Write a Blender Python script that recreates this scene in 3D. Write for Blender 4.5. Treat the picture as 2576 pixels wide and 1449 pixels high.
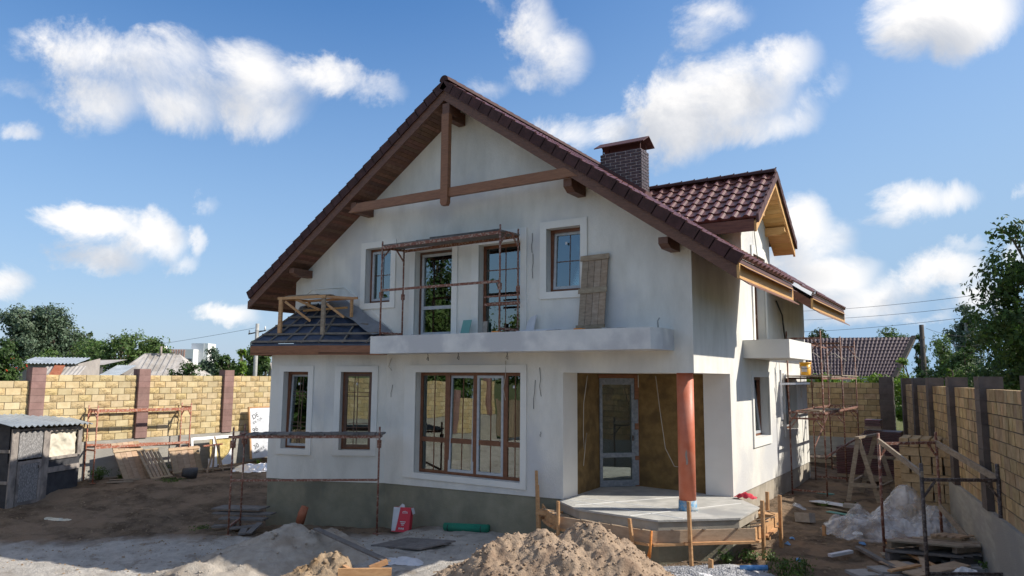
import bpy, math, random
from mathutils import Vector, Matrix, noise
from mathutils.geometry import tessellate_polygon
R = math.radians
scene = bpy.context.scene
for o in list(bpy.data.objects): bpy.data.objects.remove(o)

# ------------------------------------------------------------------ camera
FPX, CXP, CYP = 1820.0, 1288.0, 724.5
YAW, PIT, ROL, CZ = R(33.0), R(7.05), R(0.4), 3.25
_f = Vector((-math.sin(YAW)*math.cos(PIT), math.cos(YAW)*math.cos(PIT), math.sin(PIT)))
_r0 = Vector((math.cos(YAW), math.sin(YAW), 0)); _u0 = _r0.cross(_f)
_r = _r0*math.cos(ROL) + _u0*math.sin(ROL); _u = _u0*math.cos(ROL) - _r0*math.sin(ROL)
CAM = Vector((0, 0, CZ))
cd = bpy.data.cameras.new('camera'); cam = bpy.data.objects.new('camera', cd)
scene.collection.objects.link(cam); scene.camera = cam
cd.sensor_width = 36; cd.lens = FPX/2576*36; cd.clip_start = 0.1; cd.clip_end = 3000
cam.matrix_world = Matrix(((_r.x, _u.x, -_f.x, 0), (_r.y, _u.y, -_f.y, 0), (_r.z, _u.z, -_f.z, CZ), (0, 0, 0, 1)))
def at(x, y, depth):            # survey helper: sight line -> real point at a chosen forward distance
    return CAM + (_f*FPX + _r*(x-CXP) - _u*(y-CYP))*(depth/FPX)

# ------------------------------------------------------------------ light
SUN_AZ, SUN_EL = R(31.5), R(39.0)       # azimuth from +X towards +Y
sd = Vector((math.cos(SUN_EL)*math.cos(SUN_AZ), math.cos(SUN_EL)*math.sin(SUN_AZ), math.sin(SUN_EL)))
sl = bpy.data.lights.new('sun', 'SUN'); sl.energy = 3.9; sl.angle = R(0.55); sl.color = (1.0, 0.93, 0.82)
so = bpy.data.objects.new('sun', sl); scene.collection.objects.link(so)
so.rotation_euler = sd.to_track_quat('Z', 'Y').to_euler()
scene.view_settings.view_transform = 'Standard'; scene.view_settings.look = 'None'
scene.view_settings.exposure = 0.75; scene.view_settings.gamma = 1
W = bpy.data.worlds.new('World'); scene.world = W; W.use_nodes = True
wn = W.node_tree; wn.nodes.clear()
def N(t, typ, **k):
    n = t.nodes.new(typ)
    for a, b in k.items(): setattr(n, a, b)
    return n
def mth(t, op, a, b=None, c=None, clamp=False):
    n = N(t, 'ShaderNodeMath', operation=op, use_clamp=clamp)
    for i, v in enumerate((a, b, c)):
        if v is None: continue
        if isinstance(v, (int, float)): n.inputs[i].default_value = v
        else: t.links.new(v, n.inputs[i])
    return n.outputs[0]
# clouds: (azimuth deg right of +Y, elevation deg, half width, half height) of the puffs; the last, out-of-view ones are added as white fill light
CLOUDS = [(-60.5,20.6,7.5,2.9,1.1),(-54.5,21.0,6.5,2.8,1.1),(-62.7,21.5,5.2,2.6,1.2),(-65.9,20.8,1.7,1.6,1),(-59.7,22.6,3.9,2.2,1.2),(-54.7,22.3,4.8,2.6,1.3),(-63.8,18.4,3.3,2.5,1.1),(-59.2,18.9,4.4,2.1,1.2),(-53.4,19.4,4.5,2.2,1.1),(-48.8,22.2,6.1,1.6,0.9),(-44.7,22.3,3.3,1.2,0.7),(-63.2,10.1,3.3,1.4,1.2),(-60.2,9.9,2.9,2.1,1.2),(-63.0,8.0,2.8,1.3,1),(-58.2,8.1,1.6,0.9,0.7),(-57.0,9.9,1.0,1.5,0.8),(-65.3,10.2,1.2,0.8,0.7),(-67.9,15.3,1.4,0.7,0.6),(-68.6,18.1,1.8,0.8,0.3),(-67.9,5.8,1.6,1.1,0.8),(-54.6,4.6,2.6,0.9,0.8),(-55.8,12.9,0.7,0.6,0.2),(-31.8,27.1,2.6,3.5,1.0),(-29.4,25.1,3.1,3.3,1.0),(-31.7,23.4,2.8,1.5,0.7),(-35.3,22.4,2.1,1.4,0.6),(-27.5,24.5,1.7,1.5,0.4),(-28.5,19.0,3.1,1.4,0.9),(-24.9,19.2,2.7,1.6,1),(-19.9,20.1,4.2,4.3,1.4),(-15.3,21.1,5.3,3.8,1.4),(-12.0,22.7,3.3,2.6,1.2),(-17.9,22.8,2.6,1.5,1),(-13.9,18.4,5.2,1.8,1.1),(-8.7,21.0,1.7,2.0,0.7),(-10.4,18.9,1.8,1.8,0.7),(-2.7,24.3,4.2,2.3,1.2),(0.7,24.0,3.4,2.3,1.2),(-3.5,22.9,2.1,1.3,0.8),(-0.4,22.5,1.5,1.6,0.7),(-16.6,26.7,3.5,1.3,0.7),(-17.6,25.5,2.3,0.9,0.5),(-10.7,11.5,2.6,2.4,1.2),(-9.7,10.0,3.1,1.8,1),(-3.4,12.0,3.3,1.7,1.2),(-1.0,12.2,1.9,1.3,1),(-5.0,11.0,2.1,1.0,0.8),(-9.0,7.6,3.9,2.1,1.3),(-11.4,8.9,2.3,1.8,1),(-6.7,6.1,3.5,1.3,1),(-2.0,7.5,3.2,1.6,1.2),(-3.7,7.0,1.5,1.4,1),(-0.5,5.8,2.8,1.4,1),(-2.9,4.7,1.5,0.7,0.8),(-0.5,9.0,1.7,0.6,0.6),(2.6,12.0,0.9,0.8,0.8),(2.5,8.2,0.9,1.1,0.6),(-59.1,25.8,1.7,0.3,0.4),(-35.4,28.4,2.1,0.7,0.5),(-7.5,5.8,5.4,1.8,0.8),(60,30,14,7,1.2),(80,22,14,6,1.2),(105,38,18,10,1.3),(140,28,22,9,1.3),(175,40,20,12,1.4),(-160,24,18,8,1.3),(-130,38,20,10,1.3),(-105,24,14,7,1.2),(-85,40,14,8,1.2),(150,60,40,12,1.3),(-120,62,40,10,1.3),(-30,55,25,8,1.1),(40,52,22,8,1.2),(60,74,90,10,1.2),(-110,76,90,11,1.2)]
def cloud_group():
    g = bpy.data.node_groups.new('cloud_density', 'ShaderNodeTree')
    g.interface.new_socket('AE', in_out='INPUT', socket_type='NodeSocketVector')
    g.interface.new_socket('Dir', in_out='INPUT', socket_type='NodeSocketVector')
    g.interface.new_socket('D', in_out='OUTPUT', socket_type='NodeSocketFloat')
    i = N(g, 'NodeGroupInput'); o = N(g, 'NodeGroupOutput')
    ns = N(g, 'ShaderNodeTexNoise'); ns.inputs['Scale'].default_value = 7; ns.inputs['Detail'].default_value = 11; ns.inputs['Distortion'].default_value = .35
    ns.inputs['Roughness'].default_value = 0.66
    g.links.new(i.outputs['Dir'], ns.inputs['Vector'])
    n2 = N(g, 'ShaderNodeTexNoise'); n2.inputs['Scale'].default_value = 3.2; n2.inputs['Detail'].default_value = 3
    g.links.new(i.outputs['Dir'], n2.inputs['Vector'])
    # warp az/el a little with the noise
    warp = N(g, 'ShaderNodeVectorMath', operation='MULTIPLY_ADD')
    g.links.new(ns.outputs['Color'], warp.inputs[0]); warp.inputs[1].default_value = (6.5, 5.0, 0)
    sub = N(g, 'ShaderNodeVectorMath', operation='ADD'); g.links.new(i.outputs['AE'], sub.inputs[0]); sub.inputs[1].default_value = (-3.25, -2.5, 0)
    g.links.new(sub.outputs[0], warp.inputs[2])
    acc = None
    for az, el, a, b, wgt in CLOUDS:
        s = N(g, 'ShaderNodeVectorMath', operation='SUBTRACT'); g.links.new(warp.outputs[0], s.inputs[0]); s.inputs[1].default_value = (az, el, 0)
        m = N(g, 'ShaderNodeVectorMath', operation='MULTIPLY'); g.links.new(s.outputs[0], m.inputs[0]); m.inputs[1].default_value = (1/a, 1/b, 0)
        d = N(g, 'ShaderNodeVectorMath', operation='DOT_PRODUCT'); g.links.new(m.outputs[0], d.inputs[0]); g.links.new(m.outputs[0], d.inputs[1])
        e = mth(g, 'MULTIPLY_ADD', d.outputs['Value'], -wgt*1.3, wgt*1.45)
        acc = e if acc is None else mth(g, 'SMOOTH_MAX', acc, e, 0.8)
    acc = mth(g, 'MAXIMUM', acc, -0.6)
    x = mth(g, 'MULTIPLY_ADD', ns.outputs['Fac'], 3.6, -1.95)
    x = mth(g, 'ADD', x, acc)
    y = mth(g, 'MULTIPLY_ADD', n2.outputs['Fac'], 1.6, -0.8)
    x = mth(g, 'ADD', x, y)
    g.links.new(x, o.inputs['D'])
    return g
CG = cloud_group()
tc = N(wn, 'ShaderNodeTexCoord'); sep = N(wn, 'ShaderNodeSeparateXYZ'); wn.links.new(tc.outputs['Generated'], sep.inputs[0])
az = mth(wn, 'MULTIPLY', mth(wn, 'ARCTAN2', sep.outputs[0], sep.outputs[1]), 57.29578)
el = mth(wn, 'MULTIPLY', mth(wn, 'ARCSINE', sep.outputs[2]), 57.29578)
ae = N(wn, 'ShaderNodeCombineXYZ'); wn.links.new(az, ae.inputs[0]); wn.links.new(el, ae.inputs[1])
def dens(da, de, sh):
    gi = N(wn, 'ShaderNodeGroup'); gi.node_tree = CG
    v = N(wn, 'ShaderNodeVectorMath', operation='ADD'); wn.links.new(ae.outputs[0], v.inputs[0]); v.inputs[1].default_value = (da, de, 0)
    w = N(wn, 'ShaderNodeVectorMath', operation='ADD'); wn.links.new(tc.outputs['Generated'], w.inputs[0]); w.inputs[1].default_value = sh
    wn.links.new(v.outputs[0], gi.inputs['AE']); wn.links.new(w.outputs[0], gi.inputs['Dir'])
    return gi.outputs[0]
d0 = dens(0, 0, (0, 0, 0)); d1 = dens(1.8, 2.3, (0.026, 0.017, 0.04))
mask = N(wn, 'ShaderNodeMapRange', interpolation_type='SMOOTHSTEP'); wn.links.new(d0, mask.inputs[0])
mask.inputs[1].default_value = 0.0; mask.inputs[2].default_value = 1.7; mask.inputs[3].default_value = 0; mask.inputs[4].default_value = 0.97
lit = N(wn, 'ShaderNodeMapRange', interpolation_type='SMOOTHSTEP'); wn.links.new(d1, lit.inputs[0])
lit.inputs[1].default_value = -0.3; lit.inputs[2].default_value = 2.4; lit.inputs[3].default_value = 1.0; lit.inputs[4].default_value = 0.0
ccol = N(wn, 'ShaderNodeMix', data_type='RGBA'); wn.links.new(lit.outputs[0], ccol.inputs[0])
ccol.inputs[6].default_value = (3.5, 3.7, 4.1, 1); ccol.inputs[7].default_value = (6.6, 6.45, 6.3, 1)
sky = N(wn, 'ShaderNodeTexSky', sky_type='NISHITA'); sky.sun_disc = False; sky.sun_elevation = SUN_EL
sky.sun_rotation = R(90) - SUN_AZ; sky.air_density = 1.0; sky.dust_density = 0.6; sky.ozone_density = 2.0; sky.altitude = 50
mx = N(wn, 'ShaderNodeMix', data_type='RGBA'); wn.links.new(mask.outputs[0], mx.inputs[0])
hs = N(wn, 'ShaderNodeHueSaturation'); hs.inputs['Saturation'].default_value = 1.36; hs.inputs['Value'].default_value = 1.02; wn.links.new(sky.outputs[0], hs.inputs['Color'])
tint = N(wn, 'ShaderNodeVectorMath', operation='MULTIPLY'); wn.links.new(hs.outputs[0], tint.inputs[0]); tint.inputs[1].default_value = (1.10, .93, .98)
hz = N(wn, 'ShaderNodeMapRange', interpolation_type='SMOOTHSTEP'); wn.links.new(el, hz.inputs[0]); hz.inputs[1].default_value = -2; hz.inputs[2].default_value = 34; hz.inputs[3].default_value = .80; hz.inputs[4].default_value = .04
hz2 = N(wn, 'ShaderNodeMapRange', interpolation_type='SMOOTHSTEP'); wn.links.new(az, hz2.inputs[0]); hz2.inputs[1].default_value = -50; hz2.inputs[2].default_value = 20; hz2.inputs[3].default_value = 0; hz2.inputs[4].default_value = .38
hzs = mth(wn, 'ADD', hz.outputs[0], hz2.outputs[0], clamp=True)
hm = N(wn, 'ShaderNodeMix', data_type='RGBA'); wn.links.new(hzs, hm.inputs[0]); wn.links.new(tint.outputs[0], hm.inputs[6]); hm.inputs[7].default_value = (2.25, 3.35, 4.7, 1)
wn.links.new(hm.outputs[2], mx.inputs[6]); wn.links.new(ccol.outputs[2], mx.inputs[7])
bg = N(wn, 'ShaderNodeBackground'); bg.inputs[1].default_value = 0.1; wn.links.new(mx.outputs[2], bg.inputs[0])
wo = N(wn, 'ShaderNodeOutputWorld'); wn.links.new(bg.outputs[0], wo.inputs[0])

# ------------------------------------------------------------------ helpers
LC = scene.collection
INV = {}
class Fr:                       # a wall frame: origin, along, outward normal, up
    def __init__(s, o, U, Nn=None, V=(0, 0, 1)):
        s.o = Vector(o); s.U = Vector(U).normalized(); s.V = Vector(V).normalized()
        s.N = Vector(Nn).normalized() if Nn is not None else s.U.cross(s.V)
    def p(s, u, n, v): return s.o + s.U*u + s.N*n + s.V*v
WF = Fr((0, 0, 0), (1, 0, 0), (0, 1, 0))
class MB:
    def __init__(s): s.v = []; s.f = []; s.m = []; s.sm = []
    def add(s, vs, fs, mi=0, smooth=False):
        b = len(s.v); s.v += [Vector(v) for v in vs]
        for f in fs: s.f.append([i+b for i in f]); s.m.append(mi); s.sm.append(smooth)
        return s
    def quad(s, a, b, c, d, mi=0): return s.add([a, b, c, d], [(0, 1, 2, 3)], mi)
    def hexa(s, P, mi=0):
        P = [Vector(p) for p in P]
        if (P[1]-P[0]).cross(P[3]-P[0]).dot(P[4]-P[0]) < 0: P = [P[0], P[3], P[2], P[1], P[4], P[7], P[6], P[5]]
        return s.add(P, [(0, 3, 2, 1), (4, 5, 6, 7), (0, 1, 5, 4), (1, 2, 6, 5), (2, 3, 7, 6), (3, 0, 4, 7)], mi)
    def bx(s, F, u0, u1, n0, n1, v0, v1, mi=0):
        return s.hexa([F.p(u0, n0, v0), F.p(u1, n0, v0), F.p(u1, n1, v0), F.p(u0, n1, v0), F.p(u0, n0, v1), F.p(u1, n0, v1), F.p(u1, n1, v1), F.p(u0, n1, v1)], mi)
    def box(s, x0, x1, y0, y1, z0, z1, mi=0): return s.bx(WF, x0, x1, y0, y1, z0, z1, mi)
    def bar(s, p, q, w, h, mi=0, up=(0, 0, 1)):     # rectangular bar p->q, w sideways, h along up
        p = Vector(p); q = Vector(q); d = (q-p).normalized(); up = Vector(up)
        if abs(d.dot(up)) > 0.98: up = Vector((0, 1, 0))
        a = d.cross(up).normalized(); b = a.cross(d).normalized()
        P = [e + a*sx*w/2 + b*sy*h/2 for e in (p, q) for sx, sy in ((-1, -1), (1, -1), (1, 1), (-1, 1))]
        return s.hexa(P, mi)
    def tube(s, pts, r, n=8, mi=0, caps=True):
        pts = [Vector(p) for p in pts]; rs = r if isinstance(r, (list, tuple)) else [r]*len(pts)
        vs = []; fs = []; a = None
        for i, p in enumerate(pts):
            d = (pts[min(i+1, len(pts)-1)] - pts[max(i-1, 0)]).normalized()
            if a is None: a = d.orthogonal().normalized()
            a = (a - d*a.dot(d)).normalized(); b = d.cross(a)
            for k in range(n):
                t = 2*math.pi*k/n; vs.append(p + (a*math.cos(t) + b*math.sin(t))*rs[i])
        for i in range(len(pts)-1):
            for k in range(n): fs.append((i*n+k, i*n+(k+1) % n, (i+1)*n+(k+1) % n, (i+1)*n+k))
        if caps: fs.append(tuple(range(n-1, -1, -1))); fs.append(tuple((len(pts)-1)*n+k for k in range(n)))
        return s.add(vs, fs, mi, True)
    def prism(s, poly, h0, h1, mi=0):               # poly of world xy points, from z=h0 to h1
        n = len(poly); vs = [(x, y, h0) for x, y in poly] + [(x, y, h1) for x, y in poly]
        return s.add(vs, [tuple(range(n-1, -1, -1)), tuple(range(n, 2*n))] + [(i, (i+1) % n, n+(i+1) % n, n+i) for i in range(n)], mi)
    def extr(s, P, d, mi=0):                        # polygon of points extruded by vector d
        n = len(P); d = Vector(d); vs = [Vector(p) for p in P] + [Vector(p)+d for p in P]
        return s.add(vs, [tuple(range(n-1, -1, -1)), tuple(range(n, 2*n))] + [(i, (i+1) % n, n+(i+1) % n, n+i) for i in range(n)], mi)
    def grid(s, fn, nu, nv, mi=0, smooth=True, close=False):
        b = [fn(i/nu, j/nv) for j in range(nv+1) for i in range(nu+1)]
        return s.add(b, [(j*(nu+1)+i, j*(nu+1)+i+1, (j+1)*(nu+1)+i+1, (j+1)*(nu+1)+i) for j in range(nv) for i in range(nu)], mi, smooth)
    def build(s, name, mats, parent=None, loc=None):
        if not isinstance(mats, (list, tuple)): mats = [mats]
        me = bpy.data.meshes.new(name)
        if parent is not None: inv = INV[parent]
        else: inv = Matrix.Translation(-Vector(loc)) if loc is not None else Matrix.Identity(4)
        me.from_pydata([inv @ v for v in s.v], [], s.f)
        for m in mats: me.materials.append(m)
        me.polygons.foreach_set('material_index', s.m); me.polygons.foreach_set('use_smooth', s.sm)
        me.update()
        o = bpy.data.objects.new(name, me); LC.objects.link(o)
        if parent is not None: o.parent = parent
        elif loc is not None: o.location = loc
        INV[o] = inv
        return o
def thing(name, label, cat, loc=(0, 0, 0), rotz=0, group=None):
    o = bpy.data.objects.new(name, None); LC.objects.link(o); o.empty_display_size = 0.2
    o.location = loc; o.rotation_euler = (0, 0, rotz); o['label'] = label; o['category'] = cat
    if group: o['group'] = group
    INV[o] = (Matrix.Translation(Vector(loc)) @ Matrix.Rotation(rotz, 4, 'Z')).inverted()
    return o
def tag(o, label, cat, group=None, kind=None):
    if label: o['label'] = label
    if cat: o['category'] = cat
    if group: o['group'] = group
    if kind: o['kind'] = kind
    return o
def single(name, mb, mats, label, cat, loc, group=None, kind=None): return tag(mb.build(name, mats, None, loc), label, cat, group, kind)
KIDS = {}
def copy_tree(o, parent=None):
    c = o.copy(); LC.objects.link(c)
    if parent is not None: c.parent = parent; c.matrix_parent_inverse = Matrix.Identity(4)
    for ch in list(o.children): copy_tree(ch, c)
    return c
def fbm(x, y, z=0, o=4, H=0.9): return noise.fractal((x, y, z), H, 2.0, o)

# ------------------------------------------------------------------ materials
def mat(name, c1, c2=None, scale=3, rough=0.8, bump=0.0, bscale=40, detail=5, metal=0, spec=0.4, stretch=None, c3=None, s3=0.7, lo=0.35, hi=0.65, island=0.0, trans=0.0, obj=True):
    m = bpy.data.materials.new(name); m.use_nodes = True; t = m.node_tree; b = t.nodes['Principled BSDF']
    b.inputs['Roughness'].default_value = rough; b.inputs['Metallic'].default_value = metal; b.inputs['Specular IOR Level'].default_value = spec
    tcn = N(t, 'ShaderNodeTexCoord'); mp = N(t, 'ShaderNodeMapping'); t.links.new(tcn.outputs['Object'], mp.inputs[0])
    if stretch: mp.inputs['Scale'].default_value = stretch
    col = None
    if c2 is not None:
        n1 = N(t, 'ShaderNodeTexNoise'); n1.inputs['Scale'].default_value = scale; n1.inputs['Detail'].default_value = detail; n1.inputs['Roughness'].default_value = 0.6
        t.links.new(mp.outputs[0], n1.inputs[0])
        mr = N(t, 'ShaderNodeMapRange'); t.links.new(n1.outputs['Fac'], mr.inputs[0]); mr.inputs[1].default_value = lo; mr.inputs[2].default_value = hi
        mxn = N(t, 'ShaderNodeMix', data_type='RGBA'); t.links.new(mr.outputs[0], mxn.inputs[0])
        mxn.inputs[6].default_value = (*c1, 1); mxn.inputs[7].default_value = (*c2, 1); col = mxn.outputs[2]
        if c3 is not None:
            n3 = N(t, 'ShaderNodeTexNoise'); n3.inputs['Scale'].default_value = s3; n3.inputs['Detail'].default_value = 4
            t.links.new(tcn.outputs['Object'], n3.inputs[0])
            m3 = N(t, 'ShaderNodeMapRange', interpolation_type='SMOOTHSTEP'); t.links.new(n3.outputs['Fac'], m3.inputs[0]); m3.inputs[1].default_value = 0.48; m3.inputs[2].default_value = 0.66
            x3 = N(t, 'ShaderNodeMix', data_type='RGBA'); t.links.new(m3.outputs[0], x3.inputs[0]); t.links.new(col, x3.inputs[6]); x3.inputs[7].default_value = (*c3, 1); col = x3.outputs[2]
    else:
        rg = N(t, 'ShaderNodeRGB'); rg.outputs[0].default_value = (*c1, 1); col = rg.outputs[0]
    if island:
        gm = N(t, 'ShaderNodeNewGeometry'); hs = N(t, 'ShaderNodeHueSaturation')
        t.links.new(mth(t, 'MULTIPLY_ADD', gm.outputs['Random Per Island'], 2*island, 1-island), hs.inputs['Value'])
        t.links.new(mth(t, 'MULTIPLY_ADD', mth(t, 'FRACT', mth(t, 'MULTIPLY', gm.outputs['Random Per Island'], 17.3)), 0.6*island, 1-0.3*island), hs.inputs['Saturation'])
        t.links.new(mth(t, 'MULTIPLY_ADD', mth(t, 'FRACT', mth(t, 'MULTIPLY', gm.outputs['Random Per Island'], 7.7)), 0.03*min(1, island*3), 0.5-0.015*min(1, island*3)), hs.inputs['Hue'])
        t.links.new(col, hs.inputs['Color']); col = hs.outputs[0]
    t.links.new(col, b.inputs['Base Color'])
    if bump:
        nb = N(t, 'ShaderNodeTexNoise'); nb.inputs['Scale'].default_value = bscale; nb.inputs['Detail'].default_value = 6; nb.inputs['Roughness'].default_value = 0.65
        t.links.new(mp.outputs[0], nb.inputs[0]); bp = N(t, 'ShaderNodeBump'); bp.inputs['Strength'].default_value = bump; bp.inputs['Distance'].default_value = 0.03
        t.links.new(nb.outputs['Fac'], bp.inputs['Height']); t.links.new(bp.outputs[0], b.inputs['Normal'])
    if trans:
        tr = N(t, 'ShaderNodeBsdfTranslucent'); t.links.new(col, tr.inputs[0]); ms = N(t, 'ShaderNodeMixShader'); ms.inputs[0].default_value = trans
        t.links.new(b.outputs[0], ms.inputs[1]); t.links.new(tr.outputs[0], ms.inputs[2]); t.links.new(ms.outputs[0], t.nodes['Material Output'].inputs[0])
    return m
M = {}
M['plaster'] = mat('white_plaster', (.61, .595, .545), (.73, .715, .665), 2.4, .92, .4, 34, c3=(.54, .545, .55), s3=.42, stretch=(1, 1, .38), detail=9, lo=.3, hi=.6)
M['plaster_smooth'] = mat('surround_plaster', (.70, .69, .65), (.74, .73, .69), 2, .85, .1, 60)
M['slabwhite'] = mat('balcony_plaster', (.70, .69, .67), (.58, .58, .575), 2.2, .85, .3, 40, c3=(.50, .50, .51), s3=1.1, detail=8)
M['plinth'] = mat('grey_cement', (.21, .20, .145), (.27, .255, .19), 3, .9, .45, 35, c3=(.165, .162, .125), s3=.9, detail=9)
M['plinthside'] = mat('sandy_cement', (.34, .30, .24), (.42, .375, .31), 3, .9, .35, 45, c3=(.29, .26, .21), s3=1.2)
M['concrete'] = mat('concrete', (.36, .355, .33), (.47, .46, .43), 4, .85, .4, 30, c3=(.30, .30, .29), s3=1.2)
M['fconcrete'] = mat('foundation_concrete', (.29, .28, .25), (.40, .38, .34), 2, .9, .5, 14, stretch=(1, 1, 5), c3=(.29, .28, .26), s3=1.0)
M['brown'] = mat('brown_stained_wood', (.105, .046, .028), (.165, .075, .044), 14, .55, .3, 25, stretch=(.6, .6, 4), island=.18)
M['beam'] = mat('beam_wood', (.19, .08, .036), (.27, .12, .056), 9, .5, .25, 25, stretch=(.5, .5, 5), island=.1)
M['fasciabrown'] = mat('red_brown_fascia', (.12, .045, .03), (.20, .085, .05), 6, .45, .2, 25, stretch=(.5, .5, 4))
M['orange'] = mat('orange_stained_wood', (.54, .29, .09), (.66, .38, .14), 8, .5, .2, 25, stretch=(.4, .4, 5), island=.12)
M['soffit'] = mat('soffit_boards', (.12, .058, .036), (.18, .09, .058), 12, .6, .2, 25, island=.3)
M['tile'] = mat('maroon_roof_tile', (.095, .033, .026), (.15, .055, .045), 5, .35, .1, 40, spec=.6)
M['verge'] = mat('dark_verge_tile', (.05, .024, .022), (.075, .036, .034), 6, .7, .15, 40, spec=.2, island=.1)
M['metalbrown'] = mat('brown_sheet_metal', (.085, .042, .04), (.11, .055, .052), 3, .6, 0, 30, spec=.25)
M['wframe'] = mat('brown_window_frame', (.13, .05, .025), (.19, .075, .038), 10, .4, .1, 30)
M['sash'] = mat('film_covered_sash', (.36, .38, .405), (.44, .465, .49), 10, .4, .1, 20)
M['shadefilm'] = mat('blue_grey_shade_darkened_film', (.17, .19, .215), (.27, .295, .32), 14, .4, .1, 20)  # sash film coloured darker to stand for the shade deep in the porch
M['sashbrown'] = mat('dark_sash', (.09, .05, .035), (.13, .07, .05), 10, .4)
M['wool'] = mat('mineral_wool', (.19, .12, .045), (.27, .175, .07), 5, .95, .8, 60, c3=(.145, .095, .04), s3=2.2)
M['pipe'] = mat('orange_plastic_pipe', (.50, .135, .07), (.57, .17, .095), 5, .5, .12, 20, c3=(.53, .18, .11), s3=2.5, detail=6)
M['collar'] = mat('blue_tape', (.12, .30, .48), (.35, .40, .42), 14, .6, .5, 30, lo=.45, hi=.55)
M['membrane'] = mat('blue_roof_membrane', (.028, .042, .075), (.05, .07, .115), 4, .35, .5, 9)
M['greymem'] = mat('grey_sheet', (.16, .17, .19), (.22, .23, .25), 4, .5, .3, 12)
M['batten'] = mat('grey_battens', (.13, .115, .10), (.19, .17, .15), 8, .8, .4, 30, island=.2)
M['freshwood'] = mat('fresh_lumber', (.40, .21, .085), (.52, .30, .135), 7, .7, .3, 30, stretch=(1, 1, 4), island=.2)
M['greywood'] = mat('weathered_boards', (.22, .17, .12), (.33, .265, .195), 7, .85, .5, 30, stretch=(1, 1, 3), island=.25)
M['darkwood'] = mat('old_grey_boards', (.115, .105, .098), (.175, .16, .15), 7, .85, .5, 30, island=.25)
M['shutter'] = mat('board_panel_wood', (.33, .23, .145), (.43, .31, .205), 6, .8, .3, 30, stretch=(1, 1, 3), island=.22)
M['rust'] = mat('rusty_paint', (.17, .06, .038), (.24, .105, .07), 22, .6, .4, 40, c3=(.36, .27, .22), s3=22)
M['rustred'] = mat('red_primer', (.32, .10, .055), (.40, .16, .10), 20, .6, .3, 40, c3=(.45, .30, .24), s3=20)
M['darksteel'] = mat('dark_steel', (.05, .04, .038), (.10, .07, .06), 20, .55, .4, 40, c3=(.2, .17, .15), s3=25)
M['blocksmooth'] = mat('smooth_yellow_block', (.48, .38, .215), (.58, .475, .29), 5, .85, .25, 60, island=.14)
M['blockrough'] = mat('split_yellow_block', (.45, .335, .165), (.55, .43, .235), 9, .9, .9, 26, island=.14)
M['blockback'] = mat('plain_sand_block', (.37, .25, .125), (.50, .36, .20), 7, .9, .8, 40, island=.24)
M['joint'] = mat('dark_joint', (.10, .08, .055), (.14, .11, .08), 6, .95)
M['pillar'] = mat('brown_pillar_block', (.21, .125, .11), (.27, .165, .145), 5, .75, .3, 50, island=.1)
M['chimbrick'] = mat('dark_clinker', (.055, .042, .048), (.085, .06, .066), 8, .5, .2, 40, island=.22)
M['mortar'] = mat('pale_mortar', (.62, .60, .60), None, 3, .9)
M['shedwood'] = mat('grey_shed_boards', (.22, .195, .175), (.33, .29, .26), 6, .9, .5, 30, stretch=(2, 2, .6), c3=(.16, .14, .13), s3=3, island=.12)
M['peel'] = mat('peeling_paint', (.17, .165, .165), (.34, .33, .325), 30, .8, .6, 30, stretch=(1.2, 1.2, .6), lo=.45, hi=.62, detail=9)
M['felt'] = mat('tar_felt', (.035, .036, .042), (.055, .056, .062), 5, .85, .5, 20)
M['cloth'] = mat('cream_cloth', (.56, .52, .42), (.62, .57, .47), 3, .9, .15, 5)
M['corr'] = mat('corrugated_sheet', (.27, .30, .33), (.38, .42, .45), 3, .45, .1, 20, metal=.3, stretch=(.6, .6, 3))
M['foil'] = mat('silver_foil', (.66, .68, .72), (.78, .80, .83), 3, .38, .35, 4, metal=.55)
M['ink'] = mat('black_print', (.02, .02, .022), None)
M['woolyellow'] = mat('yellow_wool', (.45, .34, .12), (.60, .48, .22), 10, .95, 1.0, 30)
M['whitefilm'] = mat('white_film', (.72, .72, .72), (.80, .80, .81), 4, .5, .8, 12)
M['asb'] = mat('grey_slate_sheet', (.36, .33, .30), (.46, .43, .40), 3, .9, .3, 20, c3=(.30, .27, .24), s3=1.0)
M['rendergrey'] = mat('old_render', (.30, .27, .25), (.38, .34, .31), 2, .9, .3, 20)
M['white'] = mat('white_paint', (.75, .75, .73), None, 3, .6)
M['whitegrey'] = mat('pale_panels', (.55, .57, .60), (.62, .64, .67), 2, .8)
M['pink'] = mat('pink_panels', (.62, .36, .29), None, 2, .8)
M['darkglass'] = mat('far_window_glass', (.04, .05, .06), None, 3, .2)
M['red'] = mat('red_card', (.55, .035, .06), (.60, .05, .075), 6, .5, .1)
M['card'] = mat('grey_white_card', (.52, .53, .56), (.62, .62, .65), 5, .6)
M['green'] = mat('green_mesh', (.012, .20, .13), (.02, .27, .18), 30, .6, .8, 60, stretch=(1, 8, 8))
M['blue'] = mat('blue_plastic', (.06, .22, .50), (.20, .38, .62), 14, .5, .3, 20)
M['terracotta'] = mat('orange_clay', (.32, .10, .05), (.42, .16, .09), 8, .8, .4)
M['black'] = mat('black_rubber', (.045, .043, .045), (.07, .068, .07), 6, .6, .3)
M['cable'] = mat('pale_cable', (.42, .38, .32), None, 3, .6)
M['cabledark'] = mat('dark_cable', (.03, .03, .03), None, 3, .6)
M['teal'] = mat('teal_board', (.12, .30, .27), (.15, .34, .30), 3, .4)
M['orangeglow'] = mat('orange_foam', (.60, .20, .04), (.66, .27, .07), 10, .8, .4)
M['bucket'] = mat('yellow_bucket', (.75, .38, .03), (.80, .44, .05), 5, .4)
M['roofneigh'] = mat('purple_brown_metal_tile', (.085, .062, .07), (.115, .085, .095), 3, .65, 0, 20, spec=.25)
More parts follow.
